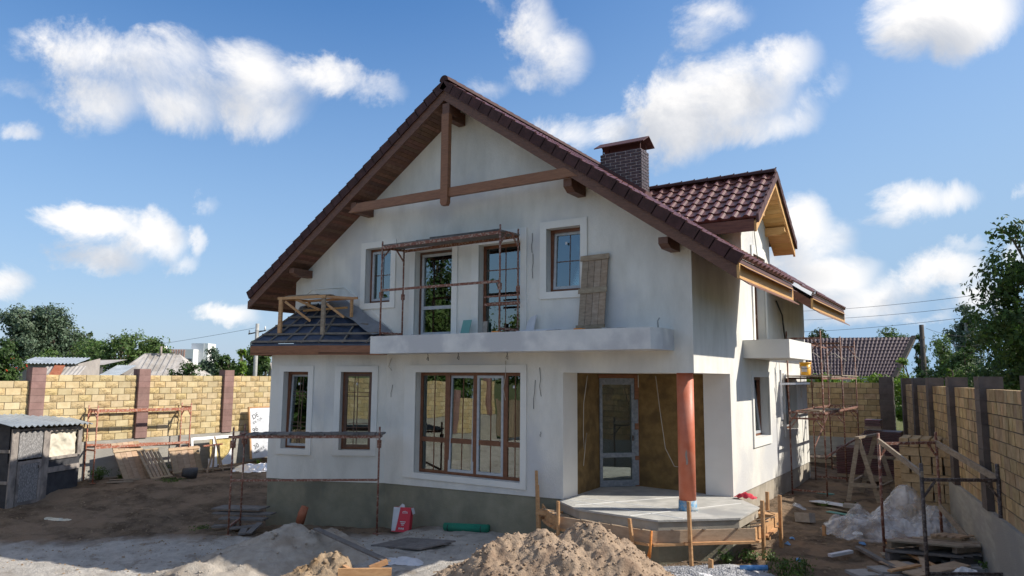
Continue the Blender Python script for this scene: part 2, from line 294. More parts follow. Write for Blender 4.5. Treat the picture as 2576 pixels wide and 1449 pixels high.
M['pillardark'] = mat('dark_brown_pillar_block', (.085, .068, .06), (.125, .10, .088), 5, .8, .4, 50, island=.15)
M['stonegrey'] = mat('grey_hollow_block', (.27, .235, .20), (.36, .32, .28), 8, .9, .5, 30)
M['paver'] = mat('paving_slabs', (.27, .255, .24), (.36, .34, .32), 5, .9, .5, 30, island=.12)
M['darktile'] = mat('glazed_tile_stack', (.075, .025, .03), (.12, .05, .055), 9, .35, .1, 20, spec=.6, island=.25)
M['bark'] = mat('bark', (.10, .075, .055), (.17, .135, .10), 9, .95, .8, 14, stretch=(2, 2, .5))
M['birchbark'] = mat('pale_bark', (.42, .41, .38), (.20, .19, .17), 9, .9, .5, 14, stretch=(.6, .6, 4), lo=.55, hi=.7)
M['pole'] = mat('tarred_pole', (.055, .045, .038), (.085, .07, .06), 6, .9, .4)
M['cpole'] = mat('concrete_pole', (.30, .30, .29), (.40, .40, .38), 6, .9, .4)
M['wire'] = mat('overhead_wire', (.05, .05, .055), None)
def leaf(name, a, b, tr=.25): return mat(name, a, b, .9, .55, 0, trans=tr, island=.35, spec=.35, detail=2)
M['leafdark'] = leaf('dark_leaves', (.036, .075, .018), (.07, .125, .03), .35)
M['leafmid'] = leaf('mid_leaves', (.08, .14, .035), (.13, .20, .06), .35)
M['leafgrey'] = leaf('silver_green_leaves', (.085, .13, .08), (.13, .18, .11), .3)
M['leafbright'] = leaf('bright_leaves', (.10, .19, .02), (.19, .30, .04), .4)
M['berry'] = mat('red_berries', (.55, .06, .02), None)
M['grass'] = leaf('grass_blades', (.06, .11, .02), (.12, .17, .04), .3)
M['gravel'] = mat('grey_gravel', (.30, .30, .31), (.45, .45, .46), 30, .9, .6, 60, island=.35)
M['dirt'] = mat('brown_earth', (.29, .21, .145), (.40, .30, .215), 5, .95, 1.0, 34, c3=(.23, .16, .11), s3=2.4, detail=8)
M['clay'] = mat('tan_clay', (.25, .18, .115), (.36, .27, .18), 6, .95, .9, 22, c3=(.26, .175, .10), s3=3, detail=8)
M['sand'] = mat('pale_sand', (.30, .26, .215), (.42, .375, .32), 4, .95, .8, 30, c3=(.29, .24, .19), s3=1.6, detail=8)
def film_mat():
    m = bpy.data.materials.new('clear_plastic_film'); m.use_nodes = True; t = m.node_tree; b = t.nodes['Principled BSDF']
    b.inputs['Base Color'].default_value = (.80, .81, .84, 1); b.inputs['Roughness'].default_value = .16
    nz = N(t, 'ShaderNodeTexNoise'); nz.inputs['Scale'].default_value = 7; nz.inputs['Detail'].default_value = 8
    bp = N(t, 'ShaderNodeBump'); nz.inputs['Distortion'].default_value = 1.2; nz.inputs['Scale'].default_value = 4.5; bp.inputs['Strength'].default_value = .8; bp.inputs['Distance'].default_value = .06
    tcn = N(t, 'ShaderNodeTexCoord'); t.links.new(tcn.outputs['Object'], nz.inputs[0]); t.links.new(nz.outputs[0], bp.inputs['Height']); t.links.new(bp.outputs[0], b.inputs['Normal'])
    tp = N(t, 'ShaderNodeBsdfTransparent'); ms = N(t, 'ShaderNodeMixShader')
    n2 = N(t, 'ShaderNodeTexNoise'); n2.inputs['Scale'].default_value = 2.2; n2.inputs['Detail'].default_value = 4; t.links.new(tcn.outputs['Object'], n2.inputs[0])
    t.links.new(mth(t, 'MULTIPLY_ADD', n2.outputs[0], 1.5, -.42, clamp=True), ms.inputs[0])
    t.links.new(tp.outputs[0], ms.inputs[1]); t.links.new(b.outputs[0], ms.inputs[2]); t.links.new(ms.outputs[0], t.nodes['Material Output'].inputs[0])
    return m
M['film'] = film_mat()
def glass_mat():
    m = bpy.data.materials.new('window_glass'); m.use_nodes = True; t = m.node_tree; t.nodes.remove(t.nodes['Principled BSDF'])
    tp = N(t, 'ShaderNodeBsdfTransparent'); tp.inputs[0].default_value = (.62, .68, .66, 1)
    gl = N(t, 'ShaderNodeBsdfGlossy'); gl.inputs['Roughness'].default_value = .01; gl.inputs[0].default_value = (.86, .93, .90, 1)
    fr = N(t, 'ShaderNodeFresnel'); fr.inputs[0].default_value = 2.0
    nz = N(t, 'ShaderNodeTexNoise'); nz.inputs['Scale'].default_value = 1.1; nz.inputs['Detail'].default_value = 1
    bp = N(t, 'ShaderNodeBump'); bp.inputs['Strength'].default_value = .06; bp.inputs['Distance'].default_value = .05
    tcn = N(t, 'ShaderNodeTexCoord'); t.links.new(tcn.outputs['Object'], nz.inputs[0]); t.links.new(nz.outputs[0], bp.inputs['Height']); t.links.new(bp.outputs[0], gl.inputs['Normal'])
    ms = N(t, 'ShaderNodeMixShader'); t.links.new(mth(t, 'MULTIPLY_ADD', fr.outputs[0], 1.1, .10, clamp=True), ms.inputs[0])
    t.links.new(tp.outputs[0], ms.inputs[1]); t.links.new(gl.outputs[0], ms.inputs[2]); t.links.new(ms.outputs[0], t.nodes['Material Output'].inputs[0])
    return m
M['glass'] = glass_mat()

# ------------------------------------------------------------------ ground
CTRL = [(-22.9, 6, -.15), (-22.9, 10, .02), (-22.9, 12, .10), (-22.9, 14, .09), (-22.9, 16, .10), (-22.9, 20, .2), (-21.4, 9.0, -.22), (-22.3, 11.2, .0), (-21.3, 9.8, -.2), (-21.5, 12.5, .02), (-21.3, 14.2, .03), (-21, 16, .03), (-18, 14, -.12), (-18.5, 11, -.28), (-14.4, 10.6, -.33), (-16.5, 11.5, -.36), (-16.3, 7.0, -.42), (-14.7, 7.5, -.42), (-13, 8.4, -.40), (-18.5, 8, -.36),
        (-11.8, 12.6, -.3), (-15.4, 12.4, -.45), (-12.5, 13.3, -.4), (-10.7, 13.2, -.2), (-9.2, 13.4, -.12), (-7.7, 12.8, -.1), (-10.2, 11.4, -.12), (-5, 12.2, -.05), (-3.7, 13.5, .02), (-3.4, 15.2, .02), (-4.6, 18.5, .25), (-4.2, 21, .22), (-4.6, 24, .24), (-2, 20, .2),
        (-3, 27, .3), (-3.5, 17.7, .1), (-1.3, 17, .1), (0, 14, .05), (.8, 10, .0), (-2.5, 28.8, .35), (-6, 28.8, .45), (-17, 4, -.4), (-20, 5, -.3), (-11.5, 9.5, -.3), (-10, 8.5, -.25), (-7, 9, -.12), (-4, 9, -.1), (-2, 12, .0), (0, 5, 0), (-10, 3, -.2), (-22, 0, .0), (-16, 20, .1), (-12, 27, .4)]
def gh(x, y):
    sw = 0.0; sz = 0.0
    for cx, cy, cz in CTRL:
        w = 1/((x-cx)**2+(y-cy)**2+.12)**2; sw += w; sz += w*cz
    return sz/sw
def gz(x, y):
    z = gh(x, y); d = max(0, math.hypot(x+9, y-14)-28)
    k = max(0, 1-d/30)
    n = .06*fbm(x*.8, y*.8, 0, 5)+.034*fbm(x*3.1, y*3.1, 5, 5)+.012*fbm(x*9, y*9, 2, 3)
    # wheel ruts running past the shed towards the gap beside the house
    t = (x+17)*.35-(y-10.6)
    for off in (-.75, .75):
        r = (t-off)/.22; n -= .10*math.exp(-r*r)*max(0, 1-abs(x+17)/6)
        r = (t-off-.3)/.14; n += .06*math.exp(-r*r)*max(0, 1-abs(x+17)/6)
    return (z+n)*k + (.2)*(1-k)
def axis(lo, hi, step, far):
    a = []; x = lo
    while x <= hi+1e-6: a.append(x); x += step
    s = step; x = hi
    while x < far: s *= 1.45; x += s; a.append(x)
    s = step; x = lo
    while x > -far: s *= 1.45; x -= s; a.insert(0, x)
    return a
xs = axis(-24, 1.6, .08, 900); ys = axis(6.2, 19.5, .075, 900)
g = MB(); nx, ny = len(xs), len(ys)
g.v = [Vector((x, y, gz(x, y))) for y in ys for x in xs]
g.f = [[j*nx+i, j*nx+i+1, (j+1)*nx+i+1, (j+1)*nx+i] for j in range(ny-1) for i in range(nx-1)]
g.m = [0]*len(g.f); g.sm = [True]*len(g.f)
def ground_mat():
    m = bpy.data.materials.new('building_site_earth'); m.use_nodes = True; t = m.node_tree; b = t.nodes['Principled BSDF']
    b.inputs['Roughness'].default_value = .95; b.inputs['Specular IOR Level'].default_value = .2
    tcn = N(t, 'ShaderNodeTexCoord'); v = tcn.outputs['Object']
    def nz(s, d=6, r=.6, w=None):
        n = N(t, 'ShaderNodeTexNoise'); n.inputs['Scale'].default_value = s; n.inputs['Detail'].default_value = d; n.inputs['Roughness'].default_value = r
        t.links.new(w or v, n.inputs[0]); return n.outputs['Fac']
    def mr(x, a, bb, lo=0, hi=1):
        n = N(t, 'ShaderNodeMapRange', interpolation_type='SMOOTHSTEP'); t.links.new(x, n.inputs[0]); n.inputs[1].default_value = a; n.inputs[2].default_value = bb; n.inputs[3].default_value = lo; n.inputs[4].default_value = hi; return n.outputs[0]
    def mixc(f, a, bb):
        n = N(t, 'ShaderNodeMix', data_type='RGBA'); t.links.new(f, n.inputs[0])
        for i, c in ((6, a), (7, bb)):
            if isinstance(c, tuple): n.inputs[i].default_value = (*c, 1)
            else: t.links.new(c, n.inputs[i])
        return n.outputs[2]
    earth = mixc(mr(nz(2.6, 8, .7), .38, .62), (.105, .075, .05), (.20, .145, .10))
    earth = mixc(mr(nz(.9, 5), .42, .62), earth, (.27, .195, .135))
    earth = mixc(mr(nz(14, 5, .7), .56, .75), earth, (.33, .26, .19))
    sand = mixc(mr(nz(3.5, 8, .7), .35, .65), (.45, .42, .385), (.58, .545, .50))
    sand = mixc(mr(nz(22, 4, .7), .60, .74), sand, (.27, .23, .19))
    sand = mixc(mr(nz(1.7, 6, .7), .50, .66), sand, (.33, .29, .25))
    # spread sand lies over the front left of the yard
    sp = N(t, 'ShaderNodeSeparateXYZ'); t.links.new(v, sp.inputs[0])
    line = mth(t, 'ADD', sp.outputs[1], mth(t, 'MULTIPLY', sp.outputs[0], -.8))
    line = mth(t, 'ADD', line, mth(t, 'MULTIPLY_ADD', nz(.8, 5), 2.6, -1.3))
    m1 = mr(line, 22.6, 21.4)
    xr = mth(t, 'ADD', sp.outputs[0], mth(t, 'MULTIPLY_ADD', nz(1.1, 4), 2, -1))
    m2 = mr(xr, -6.2, -7.4)
    base = mixc(mth(t, 'MULTIPLY', m1, m2), earth, sand)
    # warm clean sand beside the sunny wall
    base = mixc(mth(t, 'MULTIPLY', mr(nz(1.6, 5), .45, .6), mr(xr, -5.2, -3.5)), base, (.31, .215, .14))
    # beyond the fences the ground is grassy
    far = N(t, 'ShaderNodeVectorMath', operation='DISTANCE'); t.links.new(v, far.inputs[0]); far.inputs[1].default_value = (-10, 14, 0)
    out = mth(t, 'MAXIMUM', mr(mth(t, 'ADD', sp.outputs[0], mth(t, 'MULTIPLY', sp.outputs[1], .174)), 2.75, 3.0), mr(sp.outputs[0], -23.1, -23.3))
    out = mth(t, 'MAXIMUM', out, mr(sp.outputs[1], 29.0, 29.2)); out = mth(t, 'MAXIMUM', out, mr(far.outputs['Value'], 26, 34))
    base = mixc(out, base, mixc(nz(.9, 7), (.06, .09, .03), (.15, .15, .06)))
    t.links.new(base, b.inputs['Base Color'])
    h = mth(t, 'ADD', mth(t, 'MULTIPLY', nz(9, 8, .7), 1.0), mth(t, 'MULTIPLY', nz(45, 5, .7), .35))
    bp = N(t, 'ShaderNodeBump'); bp.inputs['Strength'].default_value = 1.0; bp.inputs['Distance'].default_value = .1
    t.links.new(h, bp.inputs['Height']); t.links.new(bp.outputs[0], b.inputs['Normal'])
    return m
M['ground'] = ground_mat()
tag(g.build('ground', M['ground']), None, None, kind='structure')
# ------------------------------------------------------------------ the house
Y0, X0, XL, YB = 13.56, -4.65, -16.0, 24.0        # front wall, right wall, left wall, back wall
XR, ZT, MR, ML = -10.28, 10.19, .70, .68          # ridge and roof pitch
YR, XE, XW = 12.83, -3.50, -17.1                  # verge, right eave, left eave
def ztop(x): return ZT - (MR*(x-XR) if x > XR else ML*(XR-x))
house = thing('house', 'unfinished white plastered two storey house with dark tiled gable roof and balcony', 'house', (-10.3, 18.5, -.3))
def wall_mb(mb, F, outline, holes=(), reveal=.2, mi=0, rmi=None):
    loops = [[Vector((u, v, 0)) for u, v in outline]] + [[Vector((u, v, 0)) for u, v in h] for h in holes]
    tri = tessellate_polygon(loops); flat = [p for l in loops for p in l]
    mb.add([F.p(p.x, 0, p.y) for p in flat], tri, mi)
    for h in holes:
        n = len(h)
        for i in range(n):
            a, b = h[i], h[(i+1) % n]
            mb.quad(F.p(a[0], 0, a[1]), F.p(b[0], 0, b[1]), F.p(b[0], -reveal, b[1]), F.p(a[0], -reveal, a[1]), mi if rmi is None else rmi)
def rect(u0, u1, v0, v1): return [(u0, v0), (u1, v0), (u1, v1), (u0, v1)]
FF = Fr((0, Y0, 0), (1, 0, 0), (0, -1, 0))
FS = Fr((X0, 0, 0), (0, 1, 0), (1, 0, 0))
A1, A2 = (-15.47, 12.42), (-13.9, 12.83); A3 = (-12.52, Y0); A0 = (-16.0, 13.4)
def fr2(a, b):
    U = Vector((b[0]-a[0], b[1]-a[1], 0)); U.normalize(); return Fr((a[0], a[1], 0), U, (U.y, -U.x, 0)), math.hypot(b[0]-a[0], b[1]-a[1])
FB1, LB1 = fr2(A1, A2); FB2, LB2 = fr2(A2, A3); FB0, LB0 = fr2(A0, A1)
OP = dict(big=(-11.55, -8.55, .99, 3.36), uw1=(-13.34, -12.46, 5.12, 6.55), d1=(-11.66, -10.5, 4.2, 6.33), d2=(-9.72, -8.57, 4.2, 6.31), uw2=(-7.9, -7.06, 5.1, 6.5))
b1 = (.40, 1.13, 1.43, 3.36); b2 = (.40, 1.20, 1.44, 3.36); s1 = (17.72, 19.2, 1.85, 3.3); s2 = (20.95, 22.4, 1.85, 3.28); dd = (18.05, 19.19, 4.2, 6.34)
w = MB()
wall_mb(w, FF, [(-12.52, .66), (-7.5, .745), (-7.5, 3.36), (X0, 3.36), (X0, ztop(X0)-.4), (XR, ZT-.4), (XL, ztop(XL)-.4), (XL, 3.7), (-12.52, 3.7)], [rect(*v) for v in OP.values()], .19)
wall_mb(w, FS, [(15.9, .75), (YB, .75), (YB, ztop(X0)-.4), (19.85, ztop(X0)-.4), (19.85, 7.05), (18.48, 8.1), (17.12, 7.05), (17.12, ztop(X0)-.4), (Y0, ztop(X0)-.4), (Y0, 3.36), (15.9, 3.36)], [rect(*s1), rect(*s2), rect(*dd)], .2)
w.quad((XL, Y0, -.6), (XL, YB, -.6), (XL, YB, ztop(XL)-.4), (XL, Y0, ztop(XL)-.4))
w.add([(XL, YB, -.6), (X0, YB, -.6), (X0, YB, ztop(X0)-.4), (XR, YB, ZT-.4), (XL, YB, ztop(XL)-.4)], [(0, 1, 2, 3, 4)])
wall = w.build('wall', M['plaster'], house)
w = MB()                        # porch recess: white returns and ceiling
w.quad((-7.5, Y0, .75), (-7.5, 14.2, .75), (-7.5, 14.2, 3.36), (-7.5, Y0, 3.36))
w.quad((X0, 15.9, .75), (-5.25, 15.9, .75), (-5.25, 15.9, 3.36), (X0, 15.9, 3.36))
w.quad((-7.7, Y0, 3.36), (X0, Y0, 3.36), (X0, 16.4, 3.36), (-7.7, 16.4, 3.36))
w.build('porch_lining', M['plaster_smooth'], house)
w = MB()
wall_mb(w, FB1, [(0, .68), (LB1, .67), (LB1, 3.85), (0, 3.85)], [rect(*b1)], .2)
wall_mb(w, FB2, [(0, .67), (LB2, .66), (LB2, 3.85), (0, 3.85)], [rect(*b2)], .2)
wall_mb(w, FB0, [(0, .68), (LB0, .68), (LB0, 3.85), (0, 3.85)])
w.build('bay_wall', M['plaster'], house)
# dormer cheeks
for yy in (17.12, 19.85):
    xx = XR + (ZT-7.05)/MR; w = MB()
    w.add([(X0, yy, ztop(X0)-.1), (X0, yy, 7.05), (xx, yy, 7.05)], [(0, 1, 2)]); w.build('dormer_wall', M['plaster'], house)
# plinth, 25 mm behind the plaster
w = MB(); q = .025
def pl(a, b, za, zb, zz=-.9): w.quad((a[0], a[1], zz), (b[0], b[1], zz), (b[0], b[1], zb), (a[0], a[1], za))
pl((-15.45, 12.45), (-13.9, 12.856), .69, .68); pl((-13.9, 12.856), (-12.5, Y0+q), .68, .67); pl((-12.5, Y0+q), (-7.4, Y0+q), .67, .76)
pl((-16, 13.42), (-15.45, 12.45), .69, .69); w.quad((-15.45, 12.45, .68), (-13.9, 12.83, .68), (-13.9, 13.6, .68), (-15.45, 13.6, .68))
w.build('plinth', M['plinth'], house)
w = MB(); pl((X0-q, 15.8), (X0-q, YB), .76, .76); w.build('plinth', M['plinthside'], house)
# floors inside so that light and sight stop there
w = MB(); w.box(-15.98, -7.7, Y0+.25, YB-.05, .6, .72); w.box(-7.7, X0-.25, 16.5, YB-.05, .6, .72); w.box(-15.98, X0-.25, Y0+.25, YB-.05, 3.85, 4.15)
w.box(-15.98, X0-.25, 17.9, 18.0, .72, 3.8); w.box(-12.0, -11.9, 14.2, 17.9, .72, 3.8); w.box(-15.98, X0-.3, 17.4, 17.5, 4.15, 7.0)
w.build('inner_floor', M['plaster_smooth'], house)

# ---- windows
SR = 'plaster_smooth'
def surround(par, F, op, out=(.16, .16, .16, .15), t=.035):
    u0, u1, v0, v1 = op; l, r, tp, bt = out; s = MB()
    s.bx(F, u0-l, u0, -.01, t, v0-bt, v1+tp); s.bx(F, u1, u1+r, -.01, t, v0-bt, v1+tp)
    if tp: s.bx(F, u0, u1, -.01, t, v1, v1+tp)
    if bt: s.bx(F, u0, u1, -.01, t, v0-bt, v0)
    s.build('surround', M[SR], par)
def window(F, op, panes, rec=.17, kind='window', trim=(.16, .16, .16, .15), fm='wframe', mull=(), fw=.075):
    """panes: (u0,u1,v0,v1, tilt, sash material or None, [vertical bars], [horizontal bars])"""
    u0, u1, v0, v1 = op; fr = MB(); g = .004
    fr.bx(F, u0+g, u0+fw, -rec-.07, -rec, v0+g, v1-g); fr.bx(F, u1-fw, u1-g, -rec-.07, -rec, v0+g, v1-g)
    fr.bx(F, u0+fw, u1-fw, -rec-.07, -rec, v0+g, v0+fw); fr.bx(F, u0+fw, u1-fw, -rec-.07, -rec, v1-fw, v1-g)
    for m in mull: fr.bx(F, m-.068, m+.068, -rec-.07, -rec+.003, v0+fw, v1-fw)
    f = fr.build(kind, M[fm], house)
    for (a, b, c, d, tilt, sm, vb, hb) in panes:
        G = Fr(F.p(0, -rec-.01, c), F.U, F.N, F.V - F.N*math.tan(tilt)) if tilt else Fr(F.p(0, -rec-.01, c), F.U, F.N)
        h = d-c; sw = .06
        if sm:
            s = MB(); dn = .02
            s.bx(G, a, a+sw, -.03, dn, 0, h); s.bx(G, b-sw, b, -.03, dn, 0, h); s.bx(G, a+sw, b-sw, -.03, dn, 0, sw); s.bx(G, a+sw, b-sw, -.03, dn, h-sw, h)
            s.build('sash', M[sm], f)
        else: sw = .0
        if vb or hb:
            s = MB()
            for x in vb: s.bx(G, x-.008, x+.008, -.028, -.002, sw, h-sw)
            for z, wd in hb: s.bx(G, a+sw, b-sw, -.027 if wd < .05 else -.03, .0 if wd < .05 else .018, z-c-wd/2, z-c+wd/2)
            s.build('glazing_bar', M['sashbrown' if sm != 'sash' or fm == 'wframe' else 'sash'] if not any(x[1] > .05 for x in hb) else M[fm if sm != 'sash' else 'sash' if kind == 'door' else fm], f)
        s = MB(); s.bx(G, a+sw*.8, b-sw*.8, -.018, -.012, sw*.8, h-sw*.8); s.build('pane', M['glass'], f)
    if trim: surround(f, F, op, trim)
    a, b, c, d = panes[-1][:4]; st = MB(); st.bx(F, (a+b)/2-.06, (a+b)/2-.01, -rec-.018, -rec-.016, d-.28, d-.22)
    if kind == 'window' and b-a > .3: st.build('sticker', M['card'], f)
    return f
T = R(3.2)
window(FF, OP['big'], [(-11.48, -10.76, 1.06, 3.29, 0, None, [-11.12], [(1.77, .11)]), (-10.67, -9.94, 1.06, 3.29, R(1.5), 'sash', [-10.3], [(1.77, .11)]),
                       (-9.85, -9.12, 1.06, 3.29, 0, 'sash', [-9.48], [(1.77, .11)]), (-9.03, -8.62, 1.06, 3.29, 0, None, [-8.82], [(1.77, .11)])], trim=(.34, .15, .17, .13), mull=(-10.715, -9.895, -9.075))
window(FF, OP['uw1'], [(-13.27, -12.53, 5.19, 6.48, 0, 'sash', [-12.9], [(5.85, .02)])])
window(FF, OP['uw2'], [(-7.83, -7.13, 5.17, 6.43, T*.8, 'sash', [-7.44], [(5.78, .02)])])
window(FF, OP['d1'], [(-11.58, -10.57, 4.27, 6.26, 0, 'sash', [], [(4.93, .08)])], kind='door', trim=(.16, .16, .27, 0), fm='sashbrown')
window(FF, OP['d2'], [(-9.65, -8.64, 4.27, 6.25, 0, None, [-9.1], [(4.93, .08), (5.72, .02)])], kind='door', trim=(.2, .16, .29, 0))
window(FB1, b1, [(.46, 1.07, 1.49, 3.30, R(2.6), 'sash', [.72, .80], [(1.98, .014), (2.08, .014), (2.75, .014), (2.85, .014)])], trim=(.13, .15, .15, .14))
window(FB2, b2, [(.46, 1.14, 1.50, 3.31, 0, 'sashbrown', [.70, .78], [(1.98, .014), (2.08, .014), (2.75, .014), (2.85, .014)])], trim=(.15, .15, .15, .13))
window(FS, s1, [(17.78, 19.14, 1.91, 3.24, R(6), 'sash', [], [])], rec=.2, trim=(.12, .1, .14, .2))
window(FS, s2, [(21.01, 22.34, 1.91, 3.22, R(3), 'sash', [], [])], rec=.2, trim=(.12, .1, .14, .16))
window(FS, dd, [(18.12, 19.12, 4.27, 6.27, 0, None, [], [(4.86, .09)])], rec=.2, kind='door', trim=(.13, .08, .2, 0))
# porch: wool clad walls and the glazed corner door
D0, D1 = (-7.62, 15.5), (-6.96, 16.2)
FD, LD = fr2(D0, D1)
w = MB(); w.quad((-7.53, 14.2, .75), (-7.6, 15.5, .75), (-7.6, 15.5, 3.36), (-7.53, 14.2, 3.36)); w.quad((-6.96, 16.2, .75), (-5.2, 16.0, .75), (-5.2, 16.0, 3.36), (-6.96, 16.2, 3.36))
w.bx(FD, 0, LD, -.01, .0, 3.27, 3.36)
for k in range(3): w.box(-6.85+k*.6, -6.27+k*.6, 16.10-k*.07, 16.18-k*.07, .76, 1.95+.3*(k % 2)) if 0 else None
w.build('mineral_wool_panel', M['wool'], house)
w = MB(); w.bx(FD, .88, LD+.02, -.05, .06, .75, 3.3); w.bx(FD, -.02, LD, -.05, .05, 3.24, 3.34)
w.build('door_post', M['beam'], house)
w = MB()
for z0, z1 in ((.78, 1.35), (1.45, 2.05), (2.2, 2.75)): w.bx(FD, .86, .96, .06, .066, z0, z1)
w.build('foil_strip', M['shadefilm'], house)
dr = MB(); dr.bx(FD, .0, .07, -.02, .06, .76, 3.25); dr.bx(FD, .80, .87, -.02, .06, .76, 3.25); dr.bx(FD, .07, .80, -.02, .06, .76, .90); dr.bx(FD, .07, .80, -.02, .06, 3.10, 3.25); dr.bx(FD, .07, .80, -.02, .055, 1.42, 1.52)
dr = dr.build('door', M['shadefilm'], house)
s = MB(); s.bx(FD, .06, .81, .0, .008, .88, 3.12); s.build('pane', M['glass'], dr)
s = MB(); s.bx(FD, .80, .83, .06, .1, 1.8, 1.92); s.build('handle', M['darksteel'], dr)
# two sheets of pinned wool with seams, cables
for pts in ([(-7.3, 14.3, 3.3), (-7.42, 14.35, 2.7), (-7.46, 14.4, 2.0), (-7.44, 14.4, 1.7), (-7.40, 14.45, 2.05), (-7.45, 14.5, 1.9), (-7.46, 14.4, 1.35)],
            [(-6.2, 15.5, 3.3), (-6.2, 15.7, 2.6), (-6.1, 15.75, 1.7), (-5.9, 15.75, 1.32), (-5.65, 15.75, 1.3), (-5.45, 15.7, 1.5), (-5.38, 15.65, 1.95)],
            [(-6.45, 15.1, 3.32), (-6.45, 15.1, 3.05)]):
    c = MB(); c.tube(pts, .009, 5); c.build('cable', M['cable'], house)
for pts in ([(-8.95, Y0-.02, 3.62), (-8.93, Y0-.05, 3.3), (-8.99, Y0-.04, 3.0), (-8.92, Y0-.06, 2.75)],
            [(-12.35, Y0-.03, 3.7), (-12.42, Y0-.04, 3.5), (-12.33, Y0-.03, 3.4)]):
    c = MB(); c.tube(pts, .007, 5); c.build('cable', M['cable'], house)
for x, z, l, s_ in ((-8.07, 3.47, .62, .02), (-8.18, 3.2, .62, -.02), (-8.04, 2.1, .1, .0), (-12.3, 3.05, .3, -.02), (-8.27, 6.45, .45, .0), (-8.25, 5.98, .55, .0)):
    c = MB(); c.tube([(x, Y0-.012, z), (x+s_+.015, Y0-.03, z-l*.4), (x+s_-.01, Y0-.03, z-l*.65), (x+s_*2, Y0-.015, z-l)], .0055, 5); c.build('cable', M['cabledark'], house)
for x, y in ((-11.0, 13.3), (-9.8, 12.9), (-8.5, 12.9)):
    c = MB(); c.tube([(x, y, 3.80), (x+.02, y, 3.74), (x-.02, y, 3.66), (x+.03, y, 3.63), (x+.03, y, 3.71)], .008, 5); c.build('cable', M['cabledark'], house)
c = MB(); c.tube([(-4.6, 21.1, 4.25), (-4.55, 20.6, 5.0), (-4.6, 20.2, 5.35)], .025, 6); c.build('cable', M['cabledark'], house)
c = MB(); c.tube([(X0+.03, 18.2, 7.0), (X0+.08, 18.25, 6.3), (X0+.1, 18.4, 5.5)], .01, 5); c.build('cable', M['cabledark'], house)

# ---- slabs
w = MB(); w.prism([(-12.24, 12.66), (-5.15, 12.66), (-5.03, 12.95), (-5.03, Y0-.002), (-12.24, Y0-.002)], 3.79, 4.2); w.build('balcony', M['slabwhite'], house)
w = MB(); w.box(X0+.002, -3.62, 16.98, 19.45, 3.73, 4.15); w.build('balcony', M['plaster_smooth'], house)
w = MB(); rnd = random.Random(4)
for i in range(26):
    x = rnd.uniform(-12.1, -5.4); y = rnd.uniform(12.75, 12.95) if i < 10 else rnd.uniform(13.2, 13.5); s_ = rnd.uniform(.02, .06)
    w.box(x, x+s_*2, y, y+s_, 4.2, 4.2+s_*.6)
w.build('mortar_crumbs', M['concrete'], house)
SLAB = [(-7.52, 13.62), (-7.45, 13.3), (-6.72, 12.72), (-5.02, 12.55), (-3.87, 13.62), (-3.87, 14.95), (-4.61, 15.93), (-7.62, 16.4)]
w = MB(); w.prism(SLAB, .715, .75); rs_ = random.Random(2)
slab = w.build('porch_slab', M['concrete'], house)
w = MB(); cxs, cys = -5.6, 14.2; w.prism([(cxs+(x-cxs)*.985, cys+(y-cys)*.985) for x, y in SLAB], .56, .714); w.build('slab_edge', M['plinthside'], slab)
w = MB()
for a, b in (((-7.3, 13.5), (-4.7, 12.95)), ((-6.95, 13.05), (-5.2, 15.9)), ((-5.6, 12.65), (-4.3, 15.2)), ((-7.2, 13.9), (-4.7, 13.7))):
    w.bar((a[0], a[1], .752), (b[0], b[1], .752), .018, .008)
w.build('score_line', M['white'], slab)
inner = [(-7.42, 13.5), (-7.3, 13.42), (-6.62, 12.87), (-5.08, 12.72), (-4.04, 13.70), (-4.04, 14.9), (-4.7, 15.8), (-7.4, 15.8)]
w = MB(); w.prism(inner, -.5, .499); w.build('foundation', M['plinth'], house)
col = MB(); col.tube([(-4.93, 13.84, .75), (-4.93, 13.84, 3.365)], .162, 40); col = col.build('column', M['pipe'], house)
c = MB(); c.tube([(-4.93, 13.84, .75), (-4.93, 13.84, .79), (-4.93, 13.84, .94)], [.185, .175, .17], 32); c.build('collar', M['collar'], col)
c = MB(); c.grid(lambda a, b: (-4.93+.166*math.cos(-1.35+a*.22+.05*math.sin(b*6)), 13.84+.166*math.sin(-1.35+a*.22), 1.62+b*.28*(1-.4*abs(a-.5))), 4, 8); c.build('mortar_splash', M['stonegrey'], col)

# ---- main roof
roof = MB()
def tiles(mb, o, U, V, nu, nv, tw=.30, tl=.335, h=.045, seg=8, lift=.028, mi=0, offs=0):
    """tiled sheet: o ridge corner, U along the eave, V down the slope"""
    U = Vector(U).normalized(); V = Vector(V).normalized(); Nn = U.cross(V).normalized()
    if Nn.z < 0: Nn = -Nn
    o = Vector(o); n = nu*seg
    prof = []
    for i in range(n+1):
        t = (i % seg)/seg
        prof.append(h*math.sin(math.pi*t/.5)**.8 if 0 < t < .5 else -.006*math.sin(math.pi*(t-.5)/.5))
    vs = []; rows = 0
    for j in range(nv):
        for dv, lf in ((0, 0), (.5, lift*.5), (1, lift)):
            dj = (j+dv)*tl
            for i in range(n+1): vs.append(o + U*(i*tw/seg) + V*(dj + (.022*math.sin(math.pi*((i % seg)/seg)/.5) if (dv == 1 and (i % seg)/seg < .5) else 0)) + Nn*(prof[i]+lf))
            rows += 1
    # last drop
    for i in range(n+1): vs.append(o + U*(i*tw/seg) + V*(nv*tl) + Nn*(-.03))
    rows += 1
    fs = []
    for r_ in range(rows-1):
        for i in range(n): a = r_*(n+1)+i; fs.append((a, a+1, a+n+2, a+n+1))
    mb.add(vs, fs, mi, False)
DV = Vector((1, 0, -MR)).normalized(); DL = Vector((-1, 0, -ML)).normalized()
YRE = 24.4
nfull = int((YRE-YR)/.30)
tw = (YRE-YR)/nfull
lenR = (X0-XR)*math.sqrt(1+MR*MR)
nR = int(round(lenR/.335))
